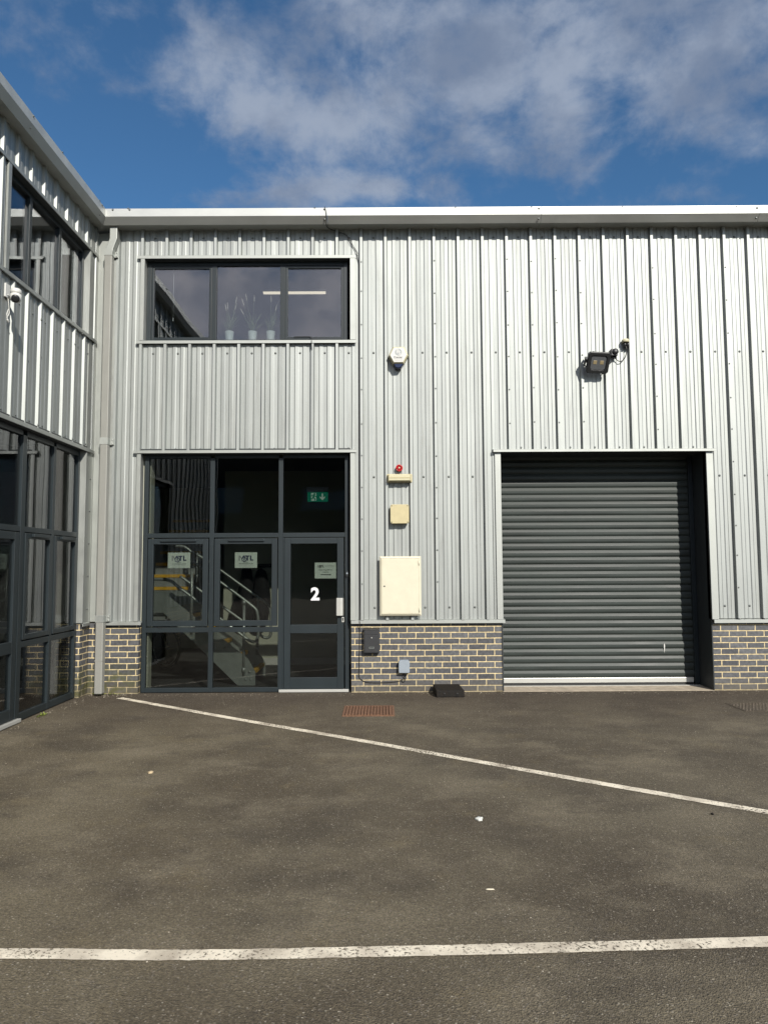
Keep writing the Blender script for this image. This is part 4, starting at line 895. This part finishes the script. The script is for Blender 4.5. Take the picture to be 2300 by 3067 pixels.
# bicycle under the stairs
WC = Vector((at(497,1915,2.25)[0], 2.25, .36)); bd = Vector((math.cos(R(32)), -math.sin(R(32)), 0)); bn = bd.cross(Vector((0,0,1)))
t = thing('bicycle', 'black bicycle parked beneath the stairs, its front wheel showing', 'bicycle', tuple(WC-Vector((0,0,.36))-bd*.5))
def wheel(c):
    ringp = lambda r_: [c+(bd*math.cos(2*math.pi*k/36)+Vector((0,0,1))*math.sin(2*math.pi*k/36))*r_ for k in range(36)]
    m = MB(); m.tube(ringp(.315), .026, 8, True); w = m.build('wheel', TYRE, t)
    m = MB(); m.tube(ringp(.285), .010, 6, True); m.build('rim', STEEL, w)
    m = MB()
    for k in range(16): d = bd*math.cos(2*math.pi*k/16)+Vector((0,0,1))*math.sin(2*math.pi*k/16); m.tube([c+d*.02+bn*.02*(1 if k % 2 else -1), c+d*.285], .0015, 4)
    m.tube([c-bn*.04, c+bn*.04], .02, 8); m.build('spokes', STEEL, w)
WR = WC-bd*1.05; wheel(WC); wheel(WR)
Zv = Vector((0,0,1)); hd = WC-bd*.16+Zv*.48; bb = WC-bd*.62-Zv*.04; stp = WC-bd*.78+Zv*.42
m_ = MB()
for p_, r_ in (([hd+Zv*.1, hd-Zv*.02, WC+bn*.05], .016), ([hd-Zv*.02, WC-bn*.05], .014), ([hd+Zv*.04, stp-Zv*.04], .017), ([hd-Zv*.04, bb], .02), ([bb, stp+Zv*.08], .016), ([bb, WR+bn*.05], .010), ([bb, WR-bn*.05], .010), ([stp-Zv*.05, WR+bn*.05], .008), ([stp-Zv*.05, WR-bn*.05], .008)): m_.tube(p_, r_, 8)
m_.build('bicycle_frame', BIKEM, t)
m_ = MB(); hb = hd+Zv*.14; m_.tube([hb-bn*.3-bd*.03, hb-bn*.05, hb+bn*.05, hb+bn*.3-bd*.03], .013, 8); m_.build('handlebar', BIKEM, t)
m_ = MB(); sd = stp+Zv*.12; m_.loft([[sd+bd*d_+bn*w_*math.cos(2*math.pi*j/10)+Zv*.025*math.sin(2*math.pi*j/10) for j in range(10)] for d_, w_ in ((-.13,.03),(-.12,.07),(-.04,.06),(.06,.025),(.14,.015))]); m_.build('saddle', RUBBER, t)
# plants on the upper sill
for k, (px_, lab) in enumerate(((687, 'leftmost of three white-potted wispy grasses on the upper window sill'), (756, 'middle one of three white-potted wispy grasses on the upper window sill'), (810.5, 'rightmost of three white-potted wispy grasses on the upper window sill'))):
    Yp = .20; x, zb = at(px_, 1014, Yp); zb = ZW0+.035
    zt_ = at(px_, 993, Yp)[1]
    t = thing('potted_grass', lab, 'potted plant', (x, Yp, zb), 'white pots of grass on the upper window sill')
    m_ = MB(); hgt = max(.09, zt_-zb); m_.lathe((x, Yp, zb), [(.045,0),(.050,.01),(.060,hgt),(.056,hgt),(.052,hgt-.015),(.02,hgt-.02)], 'Z', 20); m_.build('pot', POTM, t)
    rn = random.Random(k+3); m_ = MB(); pl = MB()
    for j in range(34):
        a = rn.uniform(0, 6.28); l_ = rn.uniform(.12,.30); sp_ = rn.uniform(.02,.16); p0 = Vector((x+rn.uniform(-.02,.02), Yp+rn.uniform(-.02,.02), zb+hgt-.02))
        p2_ = p0+Vector((math.cos(a)*sp_, math.sin(a)*sp_*.5, l_)); p1_ = p0.lerp(p2_, .5)+Vector((0,0,l_*.15))
        m_.tube([p0, p1_, p2_], [.0022,.0018,.0006], 4)
    for j in range(4):
        p0 = Vector((x, Yp, zb+hgt)); e_ = p0+Vector((rn.uniform(-.13,.13), rn.uniform(-.04,.02), rn.uniform(.22,.44))); dd = (e_-p0).normalized()
        m_.tube([p0, e_], .0015, 4); pl.tube([e_-dd*.02, e_+dd*.02, e_+dd*.07, e_+dd*.10], [.002,.009,.006,.001], 6)
    m_.build('grass_blades', PLANTM, t); pl.build('seed_head', PLUME, t)
# office lamp
Yl = 1.3; x0, zl = at(787, 878, Yl); x1 = at(977, 878, Yl)[0]
t = thing('strip_light', 'lit linear strip light hanging in the upper office window', 'strip light', ((x0+x1)/2, Yl, zl))
MB().box(x0, x1, -Yl-.03, -Yl+.03, zl+.018, zl+.06).build('lamp_body', WHITEP, t)
MB().box(x0+.01, x1-.01, -Yl-.028, -Yl+.028, zl-.004, zl+.0175).build('lamp_tube', LAMPM, t)
m_ = MB()
for x in (x0+.1, x1-.1): MB().tube([(x, Yl, zl+.06), (x, Yl, 6.0)], .002, 5).build('suspension_wire', GREYP, t)
# blind cord
xc, zc0 = at(380+287*.4822, 640+668*.4822, .13); zc1 = at(380+287*.4822, 640+335*.4822, .13)[1]
t = thing('blind_cord', 'thin white blind cord hanging inside the left pane of the upper window', 'blind cord', (xc, .13, zc0))
m_ = MB(); m_.tube([(xc, .13, zc0+.05), (xc, .13, ZW1)], .0025, 5); m_.build('cord', WHITEP, t); m_ = MB(); m_.lathe((xc, .13, zc0), [(.004,0),(.008,.005),(.006,.04),(.002,.05)], 'Z', 8); m_.build('cord_weight', WHITEP, t)

# ================================================================== GROUND
gm = MB(); i = gm.P([(-400,-400,0),(400,-400,0),(400,400,0),(-400,400,0)]); gm.f.append((0,1,2,3))
tag(gm.build('ground', ASPH, solid=False), 'worn brown-grey asphalt yard in front of the units', kind='structure')
def strip(pts, w, name, label):
    mb = MB(); rn = random.Random(5); P_ = []
    pts = smooth([(x, y, 0) for x, y in pts], 24)
    L_, R_ = [], []
    for k, p_ in enumerate(pts):
        d = (pts[min(k+1, len(pts)-1)]-pts[max(k-1, 0)]).normalized(); nn = Vector((-d.y, d.x, 0)); ww = w/2
        L_.append(p_+nn*(ww+rn.uniform(-.0025,.0025))); R_.append(p_-nn*(ww+rn.uniform(-.0025,.0025)))
    n = len(L_); i = mb.P([(v.x, v.y, .004) for v in L_+R_])
    for k in range(n-1): mb.f.append((i+k, i+k+1, i+n+k+1, i+n+k))
    return tag(mb.build(name, LINE, solid=False), label, kind='structure')
l1 = [(-3.275+k*.96, -.31-k*.96*.757+(.012, 0, -.010, .008, 0, -.012, .006)[k % 7]) for k in range(9)]
strip(l1, .092, 'parking_line', 'diagonal white line from the corner across the yard')
l2 = [grd(0,2859.5), grd(575,2864), grd(1150,2853.5), grd(1700,2841), grd(2300,2824)]; l2 = [tuple(Vector(l2[0])-(Vector(l2[1])-Vector(l2[0]))*3)]+l2+[tuple(Vector(l2[-1])+(Vector(l2[-1])-Vector(l2[-2]))*3)]
strip(l2, .084, 'parking_line', 'white line across the near edge of the yard')
# rusty grate
G = [grd(1026.4,2116.6), grd(1179.3,2115.8), grd(1182.6,2146), grd(1024,2147.5)]
t = thing('drain_grate', 'rusty brown ribbed drain grate set in the asphalt near the door', 'drain grate', (sum(p_[0] for p_ in G)/4, sum(p_[1] for p_ in G)/4, 0))
gx0, gx1, gy0, gy1 = G[3][0], G[2][0], G[2][1], G[0][1]
m_ = MB(); m_.frame(gx0, gx1, 0, 1, .02, 0, 1); m_.v = []; m_.f = []
def gb(m, x0, x1, y0, y1, z0, z1): m.box(x0, x1, -y1, -y0, z0, z1)
gb(m_, gx0, gx1, gy0, gy0+.025, -.02, .009); gb(m_, gx0, gx1, gy1-.025, gy1, -.02, .009); gb(m_, gx0, gx0+.025, gy0+.025, gy1-.025, -.02, .0085); gb(m_, gx1-.025, gx1, gy0+.025, gy1-.025, -.02, .0085); m_.build('grate_frame', RUST, t)
m_ = MB(); nb = 15
for k in range(nb): x = gx0+.03+(gx1-gx0-.06)*(k+.5)/nb; gb(m_, x-.011, x+.011, gy0+.026, gy1-.026, -.01, .016)
gb(m_, gx0+.026, gx1-.026, gy0+.026, gy1-.026, -.01, .001); m_.build('grate_bars', RUST, t)
# inspection cover on the right
t = thing('inspection_cover', 'dirt-filled studded inspection cover in the asphalt at the right edge', 'inspection cover', (4.45,-1.1,0))
DIRTM = mat('dirty_iron', (.075,.060,.044), .9, 0, .4, 40, (1,1,1), .002, 90)
m_ = MB(); gb(m_, 4.02, 4.82, -1.36, -.88, -.02, .004); m_.build('cover_plate', ASPH, t)
m_ = MB()
for a in range(20):
    for b2 in range(12):
        if random.random() < .72:
            x = 4.05+a*.038+(b2 % 2)*.019; y = -1.34+b2*.038; m_.dome((x, y, .004), (0,0,1), .009, .006, 6)
m_.build('cover_studs', DIRTM, t)
# rubber block by the wall
bl = [z for z in (grd(1307,2090), grd(1392,2090))]; yb = bl[0][1]
x0, x1 = bl[0][0], bl[1][0]; bx0, bz = at(1297, 2051, -.06); bx1 = at(1385, 2051, -.06)[0]
t = thing('kerb_block', 'chunky black block lying at the foot of the brick wall', 'block', ((x0+x1)/2, yb, 0))
x0s = x0; hfr = .085
m_ = MB(); i = m_.P([(x0,yb,0),(x1,yb,0),(x1-.02,-.05,0),(x0-.02,-.05,0),(x0,yb+.01,hfr),(x1,yb+.01,hfr),(x1-.035,-.06,.115),(x0-.02,-.06,.115)])
m_.f += [(3,2,1,0),(4,5,6,7),(0,1,5,4),(1,2,6,5),(2,3,7,6),(3,0,4,7)]
BLK = mat('weathered_black_block', (.005,.005,.005), .75, 0, .5, 30, (1,1,1), .003, 60, .1, spec=.2, col2=(.016,.013,.010))
m_.build('block_body', BLK, t, bevel=.010)
m_ = MB()
for dx in (.10, .26): MB().lathe((x0+dx, yb+.004, .045), [(.012,0),(.012,.006),(.006,.006)], 'Y', 10).build('block_bolt', RUBBER, t)
# litter
def blob(name, label, cat, c, rx, ry, h, m, seed, rot=0):
    rn = random.Random(seed); n = 14; base = [];
    for j in range(n):
        a = 2*math.pi*j/n; r_ = rn.uniform(.65,1.15); x, y = rx*r_*math.cos(a), ry*r_*math.sin(a); base.append((c[0]+x*math.cos(rot)-y*math.sin(rot), c[1]+x*math.sin(rot)+y*math.cos(rot)))
    mb = MB(); mb.loft([[(x, y, -.001) for x, y in base], [(c[0]+(x-c[0])*.9, c[1]+(y-c[1])*.9, h*rn.uniform(.6,1)) for x, y in base], [(c[0]+(x-c[0])*.4, c[1]+(y-c[1])*.4, h) for x, y in base]])
    return tag(mb.build(name, m), label, cat)
blob('white_scrap', 'crumpled white scrap lying alone on the asphalt in mid yard', 'scrap', grd(1435,2456), .028, .030, .014, SPLAT, 1)
blob('pale_twig', 'thin pale sliver of wood lying on the asphalt below the white scrap', 'twig', grd(1466,2666), .022, .004, .005, mat('pale_wood', (.6,.55,.42), .8), 2, -.1)
blob('tan_stone', 'flat tan stone on the asphalt towards the left wing', 'stone', grd(451,2315), .026, .03, .010, mat('tan_stone', (.42,.33,.2), .9, 0, .3, 50), 3)
blob('dark_pebble', 'small dark pebble on the asphalt near the right edge below the diagonal line', 'pebble', grd(2134,2441), .010, .011, .012, BLK, 4)
# chips
cm = MB(); rn = random.Random(21)
def chip(x, y, r_):
    h = r_*rn.uniform(.4,.9); a0 = rn.uniform(0,6.28); b_ = [(x+r_*rn.uniform(.6,1.2)*math.cos(a0+k*1.571), y+r_*rn.uniform(.5,1.1)*math.sin(a0+k*1.571), -.001) for k in range(4)]
    i = cm.P(b_+[(x+rn.uniform(-.3,.3)*r_, y+rn.uniform(-.3,.3)*r_, h)]); cm.f += [(i,i+1,i+4),(i+1,i+2,i+4),(i+2,i+3,i+4),(i+3,i,i+4)]
for k in range(420):
    y = -7.3+7.2*rn.random()**.8; x = rn.uniform(-3.7, 5.2)
    if abs(x) < .6*(y+9.6)+.3: chip(x, y, rn.choice((.003,.003,.004,.005,.006)))
for k in range(420): chip(rn.uniform(-3.7, 5.2), -.02-abs(rn.gauss(0,.12)), rn.uniform(.003,.007))
for k in range(70): chip(XL+.03+abs(rn.gauss(0,.05)), rn.uniform(-2.3,-.05), rn.uniform(.003,.007))
for k in range(60): chip(rn.gauss(-3.55,.16), -abs(rn.gauss(.05,.09)), rn.uniform(.003,.008))
tag(cm.build('gravel', CHIP, solid=False), 'scattered pale grit and chippings on the asphalt', kind='stuff')
# weeds
wx, wy = grd(122, 2146); wx = XL+.04
t = thing('weed', 'small yellow-green weed growing at the foot of the left glazing', 'weed', (wx, wy, 0))
m_ = MB(); rn = random.Random(2)
for k in range(34):
    a = rn.uniform(0,6.28); l_ = rn.uniform(.02,.055); p0 = Vector((wx+rn.uniform(-.02,.04), wy+rn.uniform(-.08,.08), 0)); d = Vector((math.cos(a)*.8+.3, math.sin(a), rn.uniform(.35,.8))).normalized(); s_ = d.cross(Vector((0,0,1))).normalized()*l_*.16
    i = m_.P([p0, p0+d*l_*.5+s_, p0+d*l_, p0+d*l_*.5-s_]); m_.f.append((i,i+1,i+2,i+3))
m_.build('leaves', GREENW, t, solid=False)
t = thing('moss_tuft', 'low green moss and sprouts at the foot of the downpipe corner', 'moss', (-3.55,-.05,0))
m_ = MB()
for k in range(60):
    a = rn.uniform(0,6.28); l_ = rn.uniform(.012,.04); p0 = Vector((rn.uniform(-3.76,-3.35), -.015-abs(rn.gauss(0,.025)), 0)); d = Vector((math.cos(a)*.8, math.sin(a)-.2, rn.uniform(.3,.9))).normalized(); s_ = d.cross(Vector((0,0,1))).normalized()*l_*.2
    i = m_.P([p0, p0+d*l_*.5+s_, p0+d*l_, p0+d*l_*.5-s_]); m_.f.append((i,i+1,i+2,i+3))
m_.build('sprouts', GREENW, t, solid=False)

# ================================================================== ACROSS THE YARD (seen in the glass)
t = thing('opposite_unit', 'dark brown industrial unit across the yard, mirrored in the entrance glass', 'building', (-8,-44,0))
m_ = MB(); m_.box(-34, 8, 44, 60, 0, 10.4); m_.build('opposite_wall', OPPM, t)
for x in (-30,-22,-14,-6,2):
    w_ = MB().box(x, x+4, 43.9, 44.0, 5.6, 7.4).build('opposite_window', FRAME, t)
    MB().box(x+.1, x+3.9, 43.88, 43.899, 5.7, 7.3).build('opposite_pane', GREYP, w_)

# ================================================================== SKY AND LIGHT
AZ, EL = 23.5, 32.0
sd = Vector((math.sin(R(AZ))*math.cos(R(EL)), -math.cos(R(AZ))*math.cos(R(EL)), math.sin(R(EL))))
w = bpy.data.worlds.new('World'); sc.world = w; w.use_nodes = True
N, L = w.node_tree.nodes, w.node_tree.links
bg = N['Background']; SKYS = .08
sk = N.new('ShaderNodeTexSky'); sk.sky_type = 'NISHITA'; sk.sun_disc = False; sk.sun_elevation = R(EL); sk.sun_rotation = math.atan2(sd.x, sd.y)
sk.air_density = 1.0; sk.dust_density = .4; sk.ozone_density = 2.2
tc = N.new('ShaderNodeTexCoord'); sp = N.new('ShaderNodeSeparateXYZ'); L.new(tc.outputs['Generated'], sp.inputs[0])
def mth(op, a, b=None, c_=None):
    n = N.new('ShaderNodeMath'); n.operation = op
    for i_, v_ in enumerate((a, b, c_)):
        if v_ is None: continue
        if isinstance(v_, (int, float)): n.inputs[i_].default_value = v_
        else: L.new(v_, n.inputs[i_])
    return n.outputs[0]
zc = mth('MAXIMUM', sp.outputs[2], .06); px_ = mth('DIVIDE', sp.outputs[0], zc); py_ = mth('DIVIDE', sp.outputs[1], zc)
cv = N.new('ShaderNodeCombineXYZ'); L.new(px_, cv.inputs[0]); L.new(py_, cv.inputs[1])
def wnoise(scale, det, rough, off=(0,0,0), dist=0):
    mp = N.new('ShaderNodeMapping'); mp.inputs['Location'].default_value = off; mp.inputs['Scale'].default_value = (1,1,1.35); L.new(tc.outputs['Generated'], mp.inputs[0])
    n = N.new('ShaderNodeTexNoise'); n.inputs['Scale'].default_value = scale; n.inputs['Detail'].default_value = det; n.inputs['Roughness'].default_value = rough; n.inputs['Distortion'].default_value = dist
    L.new(mp.outputs[0], n.inputs['Vector']); return n.outputs[0]
def rng(v_, a, b, lo=0., hi=1.):
    n = N.new('ShaderNodeMapRange'); n.inputs[1].default_value = a; n.inputs[2].default_value = b; n.inputs[3].default_value = lo; n.inputs[4].default_value = hi; n.interpolation_type = 'SMOOTHSTEP'; L.new(v_, n.inputs[0]); return n.outputs[0]
# cloud banks at their compass bearings: centre and radii on the cloud deck (x/z, y/z)
def deck(px, py): d_ = ray(px, py); return d_.x/d_.z, d_.y/d_.z
cover = None
for (cx_, cy_, rx_, ry_, amp) in ((1150,60,620,190,1.0),(1500,300,520,190,.9),(1950,200,520,330,1.15),(2150,120,400,260,.8),(700,190,260,120,.75),(620,320,260,110,.65),(850,360,300,90,.5),(780,585,420,60,.9),(1130,560,200,40,.6),(2100,590,260,36,.55),(330,270,70,30,.5),(1700,480,330,80,.6)):
    a_, b_ = deck(cx_, cy_); a1, _ = deck(cx_+rx_, cy_); _, b1 = deck(cx_, cy_-ry_)
    dx = mth('DIVIDE', mth('SUBTRACT', px_, a_), abs(a1-a_)); dy = mth('DIVIDE', mth('SUBTRACT', py_, b_), abs(b1-b_))
    e_ = mth('MULTIPLY', mth('EXPONENT', mth('MULTIPLY', mth('ADD', mth('MULTIPLY', dx, dx), mth('MULTIPLY', dy, dy)), -1.0)), amp)
    cover = e_ if cover is None else mth('ADD', cover, e_)
cover = mth('MINIMUM', cover, 1.25)
behind = rng(sp.outputs[1], .15, -.2, 0, 1.0)
cover = mth('ADD', cover, behind)
n1 = wnoise(8.5, 10, .60, (3.1,1.7,0), .15); n2 = wnoise(3.0, 4, .5, (9.2,4.4,0))
dens = mth('ADD', mth('MULTIPLY', n1, 1.75), mth('MULTIPLY', n2, .40))
dens = mth('ADD', dens, mth('MULTIPLY', cover, .36))
alpha = rng(dens, 1.12, 1.66, 0, .92)
shade = rng(wnoise(7.5, 8, .58, (1.2,7.7,0)), .36, .66)
cm_ = N.new('ShaderNodeMix'); cm_.data_type = 'RGBA'; cm_.inputs[6].default_value = (2.0,2.55,3.65,1); cm_.inputs[7].default_value = (3.5,4.1,5.2,1); L.new(shade, cm_.inputs[0])
mx = N.new('ShaderNodeMix'); mx.data_type = 'RGBA'; L.new(alpha, mx.inputs[0]); 
vs_ = N.new('ShaderNodeMix'); vs_.data_type = 'RGBA'; vs_.blend_type = 'MULTIPLY'; vs_.inputs[0].default_value = 1; vs_.inputs[7].default_value = (.54,.87,1.06,1); L.new(sk.outputs[0], vs_.inputs[6]); L.new(vs_.outputs[2], mx.inputs[6])
gt_ = N.new('ShaderNodeMix'); gt_.data_type = 'RGBA'; gt_.blend_type = 'MULTIPLY'; gt_.inputs[7].default_value = (1.3,1.05,.86,1); L.new(rng(sp.outputs[1], .1, -.4), gt_.inputs[0]); L.new(cm_.outputs[2], gt_.inputs[6])
fs_ = N.new('ShaderNodeVectorMath'); fs_.operation = 'SCALE'; L.new(gt_.outputs[2], fs_.inputs[0]); L.new(rng(sp.outputs[1], .2, -.7, 1, 3.6), fs_.inputs['Scale']); L.new(fs_.outputs[0], mx.inputs[7])
L.new(mx.outputs[2], bg.inputs[0]); bg.inputs[1].default_value = SKYS
sun = bpy.data.lights.new('sun', 'SUN'); sun.energy = 5.0; sun.angle = R(.53); sun.color = (1, .945, .86)
so = bpy.data.objects.new('sun', sun); COL.objects.link(so); so.rotation_euler = (-sd).to_track_quat('-Z', 'Y').to_euler(); so.location = (6, -14, 12)
# ================================================================== CAMERA
cam = bpy.data.cameras.new('camera'); cam.sensor_fit = 'HORIZONTAL'; cam.sensor_width = 36; cam.lens = 36*F/2300; cam.clip_end = 1500; cam.clip_start = .05
co = bpy.data.objects.new('camera', cam); COL.objects.link(co)
M = Matrix((_rt, _up, -_fw)).transposed().to_4x4(); M.translation = CAM; co.matrix_world = M
sc.camera = co
sc.view_settings.view_transform = 'Standard'; sc.view_settings.look = 'None'; sc.view_settings.exposure = .30; sc.view_settings.gamma = 1
sc.cycles.transparent_max_bounces = 24; sc.cycles.max_bounces = 10; sc.cycles.glossy_bounces = 6; sc.cycles.diffuse_bounces = 4; sc.cycles.sample_clamp_indirect = 6
sc.cycles.use_denoising = True
